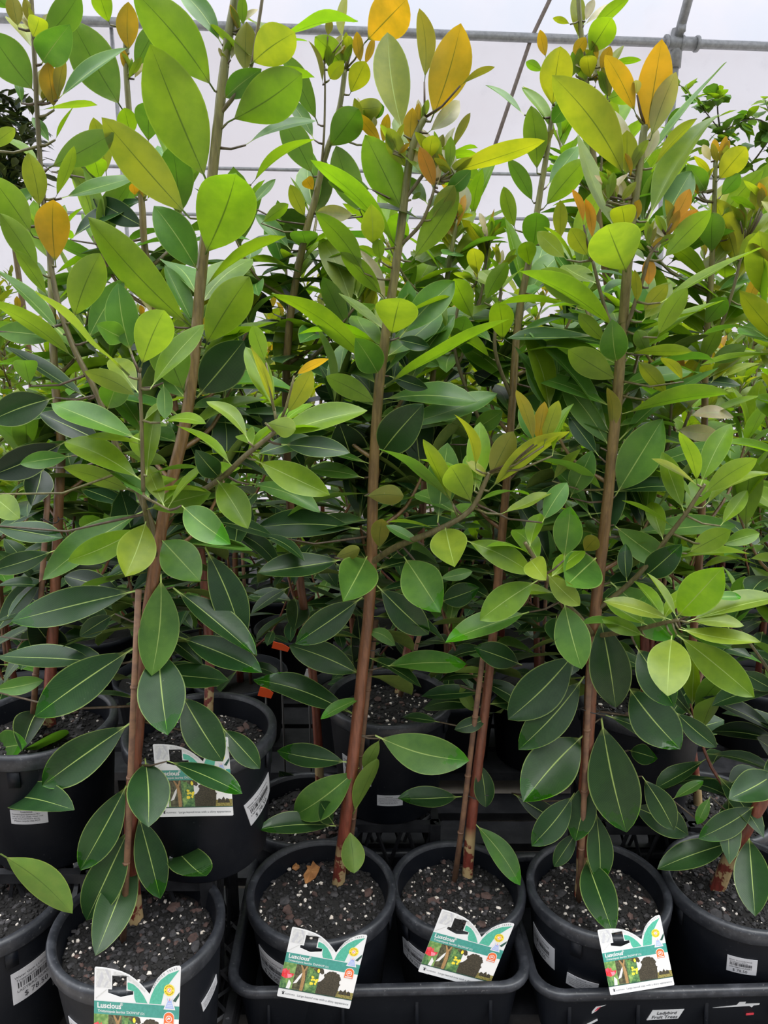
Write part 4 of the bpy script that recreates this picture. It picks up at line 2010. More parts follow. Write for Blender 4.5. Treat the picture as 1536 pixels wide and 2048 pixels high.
rr = random.Random(99)
ox = oy = 0
cur = None
for line in LEAF_DATA.split('\n'):
    line = line.strip()
    if not line:
        continue
    if line[0] == '@':
        ox, oy = [float(v) for v in line[1:].split()]
        continue
    if line[0] == '#':
        cur = TREES[line[1:]]
        continue
    q = line.split()
    if q[5] == 'xx':
        continue
    bx, by, tx, ty, w = [float(v) for v in q[:5]]
    bx, by, tx, ty, w = ox + bx / 3, oy + by / 3, ox + tx / 3, oy + ty / 3, w / 3
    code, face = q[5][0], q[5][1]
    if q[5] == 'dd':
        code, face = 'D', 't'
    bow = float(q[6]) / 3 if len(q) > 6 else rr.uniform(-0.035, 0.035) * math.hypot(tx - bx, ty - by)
    # nearest stem point, measured in the photo plane
    best = None
    for si, (Q, nm, _) in enumerate(cur['S']):
        for P in Q:
            zd = zdepth(P)
            X = 768 + F_PX * P.x / zd
            Yp = 1024 - F_PX * ((P.z - CAM_H) * CP + P.y * SP) / zd
            d = math.hypot(X - bx, (Yp - by) * (1.0 if Yp > by else 1.6))
            if best is None or d < best[0]:
                best = (d, si, P, X, Yp)
    dist, si, SPt, sxp, syp = best
    LV = cur['LV'][si]
    Yb = SPt.y
    reach = dist * zdepth(SPt) / F_PX
    front = {'D': 0.5, 'd': 0.1, 'm': 0.0}.get(code, -0.35) + rr.uniform(-0.15, 0.15)
    if dist > 6:
        Yb += reach * front
    if q[5] == 'dd':
        Yb += 0.06
    if len(q) > 7:
        Yb += float(q[7])
    Bp = at(bx, by, Yb)
    zb = zdepth(Bp)
    if dist > 5:
        # a twig carries the leaf from its stem
        mid = SPt.lerp(Bp, 0.5) + Vector((0, 0, -0.08 * reach))
        tb = cur['parts'][si]
        col = (0.12, 0.11, 0.035, 0) if code in 'glyo' else (0.075, 0.05, 0.025, 0)
        tb.tube([SPt, mid, Bp], [0.0022, 0.0018, 0.0014], MAT['bark'], 6, [col] * 3)
    Lp = math.hypot(tx - bx, ty - by)
    scale = zb / F_PX
    Lw, Ww = Lp * scale, w * scale
    need = 2.15 * Ww
    up = ty < by
    if Lw < need:
        dt = -math.sqrt(max(need * need - Lw * Lw, 0))
    elif face == 't':
        dt = (0.28 if up else -0.30) * Lw * rr.uniform(0.7, 1.2)
    else:
        dt = (-0.25 if up else 0.10) * Lw * rr.uniform(0.7, 1.3)
    Tp = at(tx, ty, Bp.y + dt)
    zmin = cur['info']['base'].z + (cur['info']['soil'] - cur['info']['base'].z) + 0.055
    if Tp.z < zmin and math.hypot(Tp.x - cur['info']['c'].x, Tp.y - cur['info']['c'].y) < cur['info']['R'] * 1.5:
        dz = ray(tx, ty)
        Tp = Vector((0, 0, CAM_H)) + dz * ((CAM_H - zmin) / -dz.z)
    ax = (Tp - Bp)
    L3 = ax.length
    a = ax.normalized()
    c_ = (Vector((0, 0, CAM_H)) - Bp.lerp(Tp, 0.5)).normalized()
    n0 = (c_ - a * c_.dot(a)).normalized()
    W3 = max(Ww, min(0.36 * L3, 0.062))
    cosr = min(1.0, Ww / W3)
    roll = math.acos(cosr)
    if face == 'u':
        n0 = -n0
    s_ = n0.cross(a)
    nA = n0 * math.cos(roll) + s_ * math.sin(roll)
    nB = n0 * math.cos(roll) - s_ * math.sin(roll)
    n = nA if nA.z > nB.z else nB
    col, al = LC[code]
    if face == 't' and code in 'dm' and rr.random() < 0.5 and ty > 980:
        wet = rr.uniform(0.6, 1.0)
    else:
        wet = 0.0
    LV.add(Bp, Tp, n, W3 * 0.96, vary(rr, col, 0.10), al, bow=bow * scale * (1 if nA.z > nB.z else 1), droop=rr.uniform(-0.02, 0.08), fold=rr.uniform(0.10, 0.36),
           nv=16, nu=7, wave=rr.uniform(0.0, 0.055), pet=0.085, wet=wet, tipn=rr.uniform(-0.05, 0.10), twist=rr.uniform(-0.5, 0.5))

AUTO = {'A': (8, 0.22, 0.75, 0.20, 0.30), 'K': (8, 0.20, 0.56, 0.20, 0.30), 'Z': (8, 0.24, 0.60, 0.20, 0.30), 'O': (9, 0.22, 0.66, 0.22, 0.45),
        'P': (9, 0.18, 0.75, 0.24, 0.40), 'C': (8, 0.30, 0.85, 0.22, 0.35), 'S': (6, 0.25, 0.85, 0.20, 0.35), 'L': (5, 0.34, 0.50, 0.14, 0.25),
        'M': (5, 0.36, 0.52, 0.14, 0.25), 'N': (8, 0.28, 0.60, 0.17, 0.30), 'R': (6, 0.30, 0.60, 0.16, 0.35)}
done = set()
for key, T in TREES.items():
    if id(T) in done:
        continue
    done.add(id(T))
    r = random.Random(T['seed'] + 500)
    for (si, t0, t1, n, a0, a1) in T['extra']:
        grow_stem_leaves(T['LV'][si], r, T['S'][si][0], t0, t1, n, (0.10, 0.155), a0, a1, back=(key != 'S'), nv=9, nu=5)
    # leaves on the far side of the front trees, where the camera hardly sees them
    if key in ('L', 'M', 'N', 'R'):
        Q = T['S'][0][0]
        r2 = random.Random(T['seed'])
        grow_stem_leaves(T['LV'][0], r2, Q, 0.24, 0.64, 46, (0.12, 0.17), 0.0, 0.55, back=True, nv=9, nu=5)
        for si in range(1, len(T['S'])):
            grow_stem_leaves(T['LV'][si], r2, T['S'][si][0], 0.35, 0.95, 6, (0.07, 0.11), 0.4, 0.7, back=True, nv=9, nu=5)
    if key in AUTO:
        ra = random.Random(T['seed'] + 900)
        Q = T['S'][0][0]
        nb, ta, tb_, ln0, age = AUTO[key]
        for k in range(nb):
            t = ta + (tb_ - ta) * k / max(nb - 1, 1) + ra.uniform(-0.02, 0.02)
            p = polyline_at(Q, t)
            az = k * 2.4 + ra.uniform(-0.5, 0.5) + 1.2
            az = math.pi / 2 + math.remainder(az, 2 * math.pi) * 0.45
            ln = ln0 * ra.uniform(0.7, 1.15)
            d = Vector((math.cos(az), math.sin(az), 0)) * 0.7
            B = smooth_line([p, p + d * ln * 0.6 + Vector((0, 0, ln * 0.25)), p + d * ln + Vector((0, 0, ln * 0.75))], 4)
            T['parts'][0].tube(B, [0.0045 + (0.002 - 0.0045) * i / (len(B) - 1) for i in range(len(B))], MAT['bark'], 6, stem_cols(B, Q[0].z, Q[-1].z, False))
            a1 = age + 0.5 * (t - ta)
            grow_stem_leaves(T['LV'][0], ra, B, 0.2, 1.0, 14, (0.105, 0.16), a1 - 0.35, a1, back=(key in 'LMNR'), nv=9, nu=5)
    for si, pm in enumerate(T['parts']):
        part = pm.build('trunk' if si == 0 else 'branch', T['root'], attr=True)
        T['LV'][si].build('foliage', part, T['o'])
# crates under the raised pots
def crate_under(key, label, sx=0.2, sy=0.2, dx=0.0):
    i = TREES[key]['info']
    crate(label, i['c'].x + dx, i['c'].y, sx, sy, PAL_Z, i['base'].z, 'crates under the raised pots')


crate_under('A', 'black lattice crate lifting the raised pot with the care sticker')
crate_under('K', 'black lattice crate lifting the raised pot with the picture tag', 0.15, 0.19, -0.055)
crate_under('C', 'black lattice crate lifting the pot deep behind the bare red trunk')
crate_under('O', 'black lattice crate lifting the pot behind the leafiest tree')
crate('black lattice crate standing between the nearest pot and the middle tray', -0.345, 1.18, 0.13, 0.38, PAL_Z, PAL_Z + 0.06, None)

# ================================================================ PICTURE TAGS
def build_tag_meshes():
    """the printed card in its own plane: x across 0..1, y up 0..1.07, front faces -z of local (built facing -Y)"""
    out = []

    def poly(mb, pts, mat, e):
        mb.add([(x, -e, y) for x, y in pts], [tuple(range(len(pts)))], mat)

    def disc(mb, cx, cy, r, mat, e, n=24, ry=None):
        ry = ry or r
        poly(mb, [(cx + r * math.cos(2 * math.pi * k / n), cy + ry * math.sin(2 * math.pi * k / n)) for k in range(n)], mat, e)

    def txt(mb, s, x, y, size, mat, e, bold=0.0, shear=0.0, rot=0.0):
        v, f = text2d(s, size, bold=bold, shear=shear)
        c, si = math.cos(rot), math.sin(rot)
        mb.add([(x + a * c - b * si, -e, y + a * si + b * c) for a, b in v], f, mat)
    T = 0.004
    # card with the hanger slot cut through
    left = [(0.015, 0.0), (0.985, 0.0), (1.0, 0.015), (1.0, 1.06), (0.985, 1.078), (0.93, 1.072), (0.86, 1.04), (0.79, 0.99), (0.73, 0.925), (0.685, 0.85), (0.645, 0.755)]
    lobe = [(0.645, 0.755), (0.60, 0.80), (0.54, 0.855), (0.47, 0.905), (0.40, 0.945), (0.32, 0.972), (0.22, 0.99), (0.12, 1.0), (0.015, 1.003), (0.0, 0.99), (0.0, 0.015)]
    cb = MB()
    bars = [
        [(0.0, 0.012), (0.012, 0.0), (0.988, 0.0), (1.0, 0.012), (1.0, 0.66), (0.0, 0.66)],
        [(0.0, 0.66), (0.60, 0.66), (0.60, 0.70), (0.315, 0.70), (0.30, 0.700), (0.16, 0.735), (0.16, 0.775), (0.0, 0.775)],
        [(0.315, 0.70), (0.60, 0.70), (0.60, 0.775), (0.455, 0.775), (0.455, 0.735)],
        [(0.60, 0.66), (0.645, 0.66), (0.645, 0.755), (0.60, 0.80)],
        [(0.0, 0.775), (0.205, 0.775), (0.205, 0.925), (0.205, 0.992), (0.12, 1.0), (0.012, 1.003), (0.0, 0.99)],
        [(0.375, 0.775), (0.60, 0.775), (0.60, 0.80), (0.54, 0.855), (0.47, 0.905), (0.40, 0.945), (0.375, 0.953)],
        [(0.205, 0.925), (0.375, 0.925), (0.375, 0.953), (0.32, 0.972), (0.22, 0.990), (0.205, 0.992)],
        [(0.645, 0.66), (1.0, 0.66), (1.0, 1.064), (0.985, 1.078), (0.93, 1.072), (0.86, 1.04), (0.79, 0.99), (0.73, 0.925), (0.685, 0.85), (0.645, 0.755)],
    ]
    for p in bars:
        n = len(p)
        cb.add([(x, 0, y) for x, y in p] + [(x, T, y) for x, y in p],
               [tuple(range(n)), tuple(range(2 * n - 1, n - 1, -1))] + [(k, k + n, (k + 1) % n + n, (k + 1) % n) for k in range(n)], MAT['white'])
    out.append(('card', cb, None))
    g = MB()
    e = 0.0015
    poly(g, [(0.02, 0.79), (0.19, 0.79), (0.19, 0.975), (0.10, 0.985), (0.02, 0.985)], MAT['grey_print'], e)
    poly(g, [(0.22, 0.935), (0.36, 0.935), (0.42, 0.92), (0.50, 0.868), (0.56, 0.82), (0.585, 0.80), (0.60, 0.79), (0.59, 0.77), (0.52, 0.82), (0.44, 0.87), (0.385, 0.89), (0.385, 0.93), (0.30, 0.962), (0.22, 0.972)], MAT['grey_print'], e)
    poly(g, [(0.02, 0.66), (0.02, 0.68), (0.14, 0.775), (0.155, 0.775)], MAT['grey_print'], e)
    for q in ([(0.03, 0.80), (0.06, 0.79), (0.11, 0.90), (0.085, 0.97)], [(0.12, 0.985), (0.15, 0.985), (0.19, 0.90), (0.19, 0.85)], [(0.11, 0.80), (0.125, 0.79), (0.17, 0.86), (0.15, 0.87)]):
        poly(g, q, MAT['sticker'], e + 0.0008)
    out.append(('marbled_print', g, None))
    s = MB()
    poly(s, [(0.40, 0.865), (0.46, 0.845), (0.52, 0.80), (0.58, 0.73), (0.625, 0.655), (0.49, 0.655), (0.47, 0.70), (0.462, 0.775), (0.39, 0.79), (0.385, 0.86)], MAT['teal_light'], e)
    poly(s, [(0.645, 0.655), (0.665, 0.74), (0.705, 0.83), (0.77, 0.915), (0.86, 0.985), (0.985, 1.035), (0.93, 0.965), (0.86, 0.87), (0.81, 0.77), (0.785, 0.655)], MAT['teal_light'], e)
    poly(s, [(0.92, 0.70), (0.995, 0.80), (0.995, 0.76), (0.955, 0.69)], MAT['teal_dark'], e)
    out.append(('leaf_print', s, None))
    b = MB()
    poly(b, [(0.0, 0.505), (1.0, 0.505), (1.0, 0.645), (0.0, 0.645)], MAT['teal'], e + 0.0004)
    out.append(('title_band', b, None))
    l = MB()
    txt(l, 'Luscious', 0.035, 0.575, 0.082, MAT['white'], e + 0.002, bold=0.028)
    txt(l, '\u00ae', 0.305, 0.610, 0.045, MAT['white'], e + 0.002, bold=0.01)
    txt(l, "Tristaniopsis laurina 'DOW10'", 0.040, 0.528, 0.040, MAT['white'], e + 0.002, bold=0.012, shear=0.2)
    txt(l, '(D)', 0.545, 0.528, 0.036, MAT['white'], e + 0.002)
    txt(l, 'Large-leaved tree with a shiny appearance', 0.265, 0.048, 0.0415, MAT['greyink'], e + 0.001, bold=0.006)
    txt(l, 'HUMPHRIS', 0.095, 0.048, 0.029, MAT['greyink'], e + 0.001)
    poly(l, [(0.06, 0.045), (0.085, 0.045), (0.082, 0.072), (0.10, 0.095), (0.076, 0.078), (0.07, 0.105), (0.066, 0.078), (0.045, 0.092), (0.062, 0.068)], MAT['ink'], e + 0.001)
    # letters following the curved edge
    arc = [(0.705, 0.800), (0.715, 0.825), (0.728, 0.848), (0.743, 0.870), (0.760, 0.892), (0.778, 0.912), (0.797, 0.930), (0.818, 0.948), (0.840, 0.964), (0.862, 0.978), (0.886, 0.991), (0.910, 1.003), (0.935, 1.013), (0.960, 1.021)]
    for ch, k in zip('ADVANCED TREES', range(14)):
        if ch == ' ':
            continue
        x, y = arc[k]
        x2, y2 = arc[min(k + 1, 13)]
        x1, y1 = arc[max(k - 1, 0)]
        txt(l, ch, x - 0.012, y + 0.018, 0.029, MAT['greyink'], e + 0.001, bold=0.01, rot=math.atan2(y2 - y1, x2 - x1))
    out.append(('lettering', l, None))
    # pictures
    r = random.Random(8)

    def blob(mb, cx, cy, rx, ry, mat, ee, n=14, j=0.25):
        poly(mb, [(cx + rx * math.cos(2 * math.pi * k / n) * (1 + r.uniform(-j, j)), cy + ry * math.sin(2 * math.pi * k / n) * (1 + r.uniform(-j, j))) for k in range(n)], mat, ee)
    f = MB()
    poly(f, [(0.0, 0.135), (0.17, 0.135), (0.17, 0.505), (0.0, 0.505)], MAT['ph_green'], e)
    poly(f, [(0.0, 0.135), (0.11, 0.135), (0.06, 0.25), (0.0, 0.30)], MAT['ph_green2'], e + 0.0006)
    poly(f, [(0.09, 0.135), (0.14, 0.135), (0.15, 0.22), (0.11, 0.27), (0.10, 0.2)], MAT['ph_sky'], e + 0.0009)
    poly(f, [(0.0, 0.40), (0.05, 0.42), (0.07, 0.39), (0.09, 0.42), (0.10, 0.36), (0.165, 0.36), (0.15, 0.32), (0.12, 0.29), (0.06, 0.275), (0.0, 0.30)], MAT['red'], e + 0.0012)
    poly(f, [(0.07, 0.345), (0.13, 0.345), (0.14, 0.31), (0.09, 0.285)], MAT['pink'], e + 0.0016)
    out.append(('flower_picture', f, None))
    s = MB()
    poly(s, [(0.17, 0.135), (0.495, 0.135), (0.495, 0.505), (0.17, 0.505)], MAT['ph_dark'], e)
    poly(s, [(0.33, 0.135), (0.495, 0.135), (0.495, 0.42), (0.33, 0.505)], MAT['ph_green2'], e + 0.0004)
    poly(s, [(0.17, 0.22), (0.24, 0.36), (0.27, 0.40), (0.26, 0.33), (0.22, 0.24)], MAT['ph_sky'], e + 0.0007)
    poly(s, [(0.36, 0.47), (0.41, 0.49), (0.40, 0.40), (0.36, 0.33)], MAT['ph_green'], e + 0.0008)
    poly(s, [(0.33, 0.25), (0.40, 0.30), (0.39, 0.19), (0.35, 0.14)], MAT['ph_green'], e + 0.0008)
    poly(s, [(0.275, 0.135), (0.315, 0.135), (0.32, 0.30), (0.30, 0.42), (0.325, 0.50), (0.305, 0.50), (0.285, 0.44), (0.245, 0.50), (0.225, 0.50), (0.265, 0.41), (0.275, 0.28)], MAT['ph_stem'], e + 0.0012)
    for k in range(11):
        blob(s, 0.44 + r.uniform(-0.035, 0.045), 0.30 + r.uniform(-0.075, 0.065), 0.018, 0.018, MAT['yellow'], e + 0.0016 + k * 0.00005, 7, 0.3)
    blob(s, 0.475, 0.46, 0.016, 0.03, MAT['yellow'], e + 0.0016, 8)
    out.append(('stem_picture', s, None))
    t = MB()
    poly(t, [(0.495, 0.135), (1.0, 0.135), (1.0, 0.505), (0.495, 0.505)], MAT['ph_sky'], e)
    poly(t, [(0.74, 0.135), (1.0, 0.135), (1.0, 0.235), (0.74, 0.225)], MAT['ph_field'], e + 0.0005)
    poly(t, [(0.495, 0.135), (0.77, 0.135), (0.785, 0.22), (0.79, 0.30), (0.775, 0.38), (0.74, 0.435), (0.70, 0.475), (0.66, 0.485), (0.62, 0.47), (0.59, 0.455), (0.575, 0.40), (0.56, 0.36), (0.53, 0.32), (0.495, 0.30)], MAT['ph_tree'], e + 0.0009)
    for k in range(16):
        a = r.uniform(0, 6.28)
        blob(t, 0.67 + 0.105 * math.cos(a), 0.34 + 0.125 * math.sin(a), 0.028, 0.026, MAT['ph_tree'], e + 0.0011 + k * 0.00004, 9, 0.4)
    poly(t, [(0.495, 0.44), (0.53, 0.42), (0.555, 0.44), (0.54, 0.49), (0.52, 0.505), (0.495, 0.505)], MAT['ph_tree'], e + 0.0018)
    for x in (0.83, 0.88, 0.935):
        poly(t, [(x - 0.03, 0.185), (x + 0.03, 0.185), (x + 0.022, 0.235), (x + 0.008, 0.27 if x == 0.88 else 0.24), (x - 0.01, 0.25), (x - 0.024, 0.225)], MAT['ph_tree'], e + 0.0016)
    out.append(('tree_picture', t, None))
    st = MB()
    poly(st, [(0.0, 0.125), (1.0, 0.125), (1.0, 0.138), (0.0, 0.138)], MAT['teal_dark'], e + 0.002)
    out.append(('green_rule', st, None))
    y = MB()
    disc(y, 0.875, 0.815, 0.063, MAT['yellow'], e + 0.0020)
    for k in range(16):
        a = 2 * math.pi * k / 16
        if k % 8 == 0:
            continue
        disc(y, 0.875 + 0.046 * math.cos(a), 0.815 + 0.046 * math.sin(a), 0.0075, MAT['brown'], e + 0.0026, 6)
    disc(y, 0.875, 0.815, 0.026, MAT['pink'], e + 0.0026, 14)
    disc(y, 0.875, 0.815, 0.019, MAT['white'], e + 0.0030, 14)
    poly(y, [(0.862, 0.802), (0.866, 0.798), (0.888, 0.828), (0.884, 0.832)], MAT['brown'], e + 0.0034)
    out.append(('round_badge', y, None))
    tr = MB()
    poly(tr, [(0.815, 0.605), (0.955, 0.605), (0.915, 0.715), (0.855, 0.715)], MAT['white'], e + 0.0026)
    poly(tr, [(0.832, 0.618), (0.938, 0.618), (0.905, 0.705), (0.865, 0.705)], MAT['blue'], e + 0.0032)
    for dx in (-0.02, 0.0, 0.02):
        poly(tr, [(0.880 + dx, 0.70), (0.888 + dx, 0.70), (0.886 + dx * 1.7, 0.74)], MAT['red'] if dx == 0 else MAT['blue'], e + 0.0036)
    for k in range(3):
        poly(tr, [(0.85 + k * 0.006, 0.635 + 0.018 * k), (0.922 - k * 0.006, 0.635 + 0.018 * k), (0.922 - k * 0.006, 0.640 + 0.018 * k), (0.85 + k * 0.006, 0.640 + 0.018 * k)], MAT['white'], e + 0.0038)
    out.append(('triangle_badge', tr, None))
    og = MB()
    arch = [(0.825, 0.435), (0.94, 0.435)] + [(0.8825 + 0.0575 * math.cos(a), 0.52 + 0.055 * math.sin(a)) for a in [math.pi * k / 12 for k in range(13)]]
    poly(og, [(0.8825 + (x - 0.8825) * 1.12, 0.50 + (y_ - 0.50) * 1.1) for x, y_ in arch], MAT['white'], e + 0.0026)
    poly(og, arch, MAT['orange'], e + 0.0032)
    disc(og, 0.8825, 0.505, 0.037, MAT['white'], e + 0.0036, 18)
    disc(og, 0.8825, 0.505, 0.029, MAT['orange'], e + 0.0040, 18)
    poly(og, [(0.862, 0.50), (0.872, 0.52), (0.89, 0.522), (0.902, 0.508), (0.89, 0.498), (0.884, 0.508), (0.872, 0.492)], MAT['white'], e + 0.0044)
    poly(og, [(0.835, 0.445), (0.93, 0.445), (0.93, 0.458), (0.835, 0.458)], MAT['white'], e + 0.0040)
    out.append(('arched_badge', og, None))
    return [(n, m.mesh(n, smooth=False)) for n, m, _ in out]


TAGM = build_tag_meshes()


def picture_tag(BL, BR, TL, Y, lean, label):
    Y -= 0.010
    bl, br = at(*BL, Y), at(*BR, Y)
    tl = at(*TL, Y + 0.4 * lean)
    x = br - bl
    s = x.length
    x.normalize()
    y = (tl - bl)
    hy = y.length
    y = (y - x * y.dot(x)).normalized()
    n = x.cross(y)      # points towards the camera
    if n.y > 0:
        n = -n
    M = Matrix((x, -n, y)).transposed().to_4x4()
    root = empty('picture_tag', bl)
    root.rotation_euler = M.to_euler()
    k = hy / (s * 1.0)
    root.scale = (s, s, hy / 1.0)
    tag(root, label, 'plant tag', 'picture tags on the pots')
    for nm, me in TAGM:
        link(nm, me, None, root)
    return root


def pot_front(key):
    i = TREES[key]['info']
    return i['c'].y - i['R']


picture_tag((187, 2118), (354, 2130), (207, 1936), pot_front('L') - 0.000, 0.012, 'picture tag on the nearest pot, cut by the photo bottom')
picture_tag((553.7, 1992), (699, 2018), (570, 1852), 1.098, 2.5 * (pot_front('M') - 0.008 - 1.088), 'picture tag hanging on the left pot of the middle tray, overlapping the tray rim')
picture_tag((836, 1943), (975, 1980), (860, 1814), pot_front('N') - 0.004, 0.012, 'picture tag hanging on the right pot of the middle tray, beside the thin stake')
picture_tag((1221, 1990.6), (1349, 1970), (1211.5, 1859), 1.098, 2.5 * (pot_front('R') - 0.008 - 1.088), 'picture tag touching the lettered-sticker tray, tilted up to the right')
picture_tag((319, 1634), (467, 1631), (320, 1489), pot_front('K') - 0.006, 0.012, 'picture tag on the raised pot, half covered by a dark leaf')

# ================================================================ THINGS ON THE MIX
def litter_leaf(name, label, cat, pts, z_pt, mat, curl=0.0015, group=None):
    """a dry leaf lying on the mix: outline px points around a centre laid at height z"""
    P = []
    for px, py in pts:
        d = ray(px, py)
        p = Vector((0, 0, CAM_H)) + d * ((z_pt - CAM_H) / d.z)
        P.append(p)
    c = sum(P, Vector()) / len(P)
    n = len(P)
    mb = MB(c)
    top = [c + Vector((0, 0, 0.006))] + [p + Vector((0, 0, 0.004 + curl * ((-1) ** k))) for k, p in enumerate(P)]
    bot = [q - Vector((0, 0, 0.0012)) for q in top]
    m = n + 1
    fs = [(0, 1 + k, 1 + (k + 1) % n) for k in range(n)] + [(m, m + 1 + (k + 1) % n, m + 1 + k) for k in range(n)]
    fs += [(1 + k, m + 1 + k, m + 1 + (k + 1) % n, 1 + (k + 1) % n) for k in range(n)]
    mb.add(top + bot, fs, mat)
    o = mb.build(name, None, smooth=False)
    o.location = c
    tag(o, label, cat, group)
    return o


zs = TREES['M']['info']['soil']
litter_leaf('fallen_leaf', 'orange-brown dry leaf lying on the mix beside the bare red trunk', 'leaf',
            [(610, 1771), (607, 1752), (615, 1742), (613, 1733), (622, 1736), (626, 1723), (632, 1733), (640, 1736), (637, 1748), (631, 1757), (622, 1766), (614, 1768)], zs + 0.004, MAT['litter'])
litter_leaf('fallen_leaf', 'small rusty dry leaf near the rim of the pot with the bare red trunk', 'leaf',
            [(584, 1741), (585, 1734), (592, 1730), (599, 1733), (599, 1740), (592, 1743)], zs + 0.004, MAT['litter'])
litter_leaf('fallen_leaf', 'yellow-brown curled leaf on the mix below the hanging leaves of the nearest tree', 'leaf',
            [(262, 1812), (268, 1800), (275, 1783), (279, 1790), (278, 1804), (270, 1814)], TREES['L']['info']['soil'] + 0.006, MAT['palelitter'])

# bright orange tags seen through the leaves, on stakes in the rows behind
def small_tag(px, py, Y, w, h, mat, label):
    p = at(px, py, Y)
    o = Vector((p.x, p.y, p.z))
    root = empty('plastic_marker', o)
    tag(root, label, 'marker')
    mb = MB(o)
    rot = Matrix.Rotation(0.3, 3, 'Y')
    vs = [(-w / 2, -h * 0.5), (w / 2, -h * 0.4), (w * 0.55, h * 0.2), (w * 0.1, h * 0.5), (-w * 0.5, h * 0.45)]
    vv = [p + rot @ Vector((a, 0, b)) for a, b in vs]
    v2 = [q + Vector((0, 0.002, 0)) for q in vv]
    mb.add(vv + v2, [(0, 1, 2, 3, 4), (9, 8, 7, 6, 5)] + [(k, k + 5, (k + 1) % 5 + 5, (k + 1) % 5) for k in range(5)], mat)
    mb.build('plate', root, smooth=False)
    sb = MB(o)
    sb.tube([p + Vector((0, 0.004, h * 0.3)), Vector((p.x, p.y + 0.004, 0.0))], 0.0025, MAT['wire'], 6)
    sb.build('prong', root)


small_tag(561, 1294, 1.72, 0.040, 0.018, MAT['orange_tag'], 'torn orange marker glimpsed between dark leaves, topmost of the bright ones')
small_tag(531, 1386, 1.74, 0.034, 0.026, MAT['orange_tag'], 'round-edged orange-red marker glimpsed behind the dark leaves')
small_tag(617, 1352, 1.74, 0.020, 0.036, MAT['white'], 'white marker slip glimpsed behind the trunk of the low back tree')

# ================================================================ THE ROWS BEHIND
BENCH_Z = 0.22
mb = MB()
o = empty('growing_bench', (0, 3.1, 0))
tag(o, 'long black slatted bench carrying the rows of trees behind', 'bench')
n = 22
for i in range(n):
    mb.box((0.25, 1.92 + 0.13 * i, BENCH_Z - 0.012), (5.6, 0.105, 0.024), MAT['crate'])
mb.o = Vector(o.location)
mb.v = [v - Vector((0, 3.1, 0)) for v in mb.v]
mb.build('slats', o, smooth=False)
for x in (-2.4, -0.8, 0.9, 2.7):
    for y in (2.0, 3.3, 4.6):
        lb = MB((0, 3.1, 0))
        lb.box((x, y, (BENCH_Z - 0.024) / 2), (0.06, 0.06, BENCH_Z - 0.024), MAT['crate'])
        lb.build('leg', o, smooth=False)


def bg_tree(seed, H):
    r = random.Random(seed)
    root = empty('potted_tree', (0, 0, 0))
    mb = MB()
    mb.lathe([(0.09, 0), (0.112, 0.003), (0.130, 0.215), (0.138, 0.217), (0.139, 0.243), (0.132, 0.245), (0.122, 0.215)], (0, 0, 0), MAT['pot'], 28)
    mb.build('pot', root)
    sb = MB()
    sb.add([(0.125 * math.cos(k * math.pi / 12), 0.125 * math.sin(k * math.pi / 12), 0.212) for k in range(24)], [tuple(range(24))], MAT['soil'])
    sb.build('potting_mix', root)
    LV = Leaves(seed)
    top = Vector((r.uniform(-0.06, 0.06), r.uniform(-0.06, 0.06), H))
    P = [Vector((0, 0, 0.2)), Vector((r.uniform(-.02, .02), r.uniform(-.02, .02), 0.2 + (H - 0.2) * 0.35)), Vector((top.x * 0.6 + r.uniform(-.03, .03), top.y * 0.6, 0.2 + (H - 0.2) * 0.7)), top]
    Q = smooth_line(P, 5)
    tb = MB()
    tb.tube(Q, [0.0105 + (0.003 - 0.0105) * i / (len(Q) - 1) for i in range(len(Q))], MAT['bark'], 6, stem_cols(Q, 0.2, H, False))
    grow_stem_leaves(LV, r, Q, 0.06, 1.0, 48, (0.085, 0.14), 0.0, 1.0, nv=7, nu=3)
    nb = r.randint(11, 13)
    for k in range(nb):
        t = 0.10 + 0.82 * k / nb + r.uniform(-0.03, 0.03)
        p = polyline_at(Q, t)
        az = k * 2.4 + r.uniform(-0.4, 0.4)
        ln = (0.30 - 0.16 * (k / nb)) * r.uniform(0.8, 1.15)
        d = Vector((math.cos(az), math.sin(az), 0)) * 0.55
        B = [p, p + d * ln * 0.6 + Vector((0, 0, ln * 0.35)), p + d * ln + Vector((0, 0, ln * 1.0))]
        B = smooth_line(B, 4)
        tb.tube(B, [0.005 + (0.002 - 0.005) * i / (len(B) - 1) for i in range(len(B))], MAT['bark'], 5, stem_cols(B, 0.2, H, False))
        a1 = min(1.0, 0.30 + 0.88 * t)
        grow_stem_leaves(LV, r, B, 0.3, 1.0, 14, (0.065, 0.12), a1 - 0.45, a1, nv=7, nu=3)
    tr = tb.build('trunk', root, attr=True)
    LV.build('foliage', root, (0, 0, 0))
    kb = MB()
    kb.tube([Vector((0.03, -0.02, 0.2)), Vector((0.02, -0.015, 0.2 + (H - 0.2) * 0.55))], 0.005, MAT['stake'], 6)
    kb.build('bamboo_stake', root)
    return root


def copy_tree(o):
    c = o.copy()
    COL.objects.link(c)
    for ch in o.children:
        d = ch.copy()
        COL.objects.link(d)
        d.parent = c
    return c


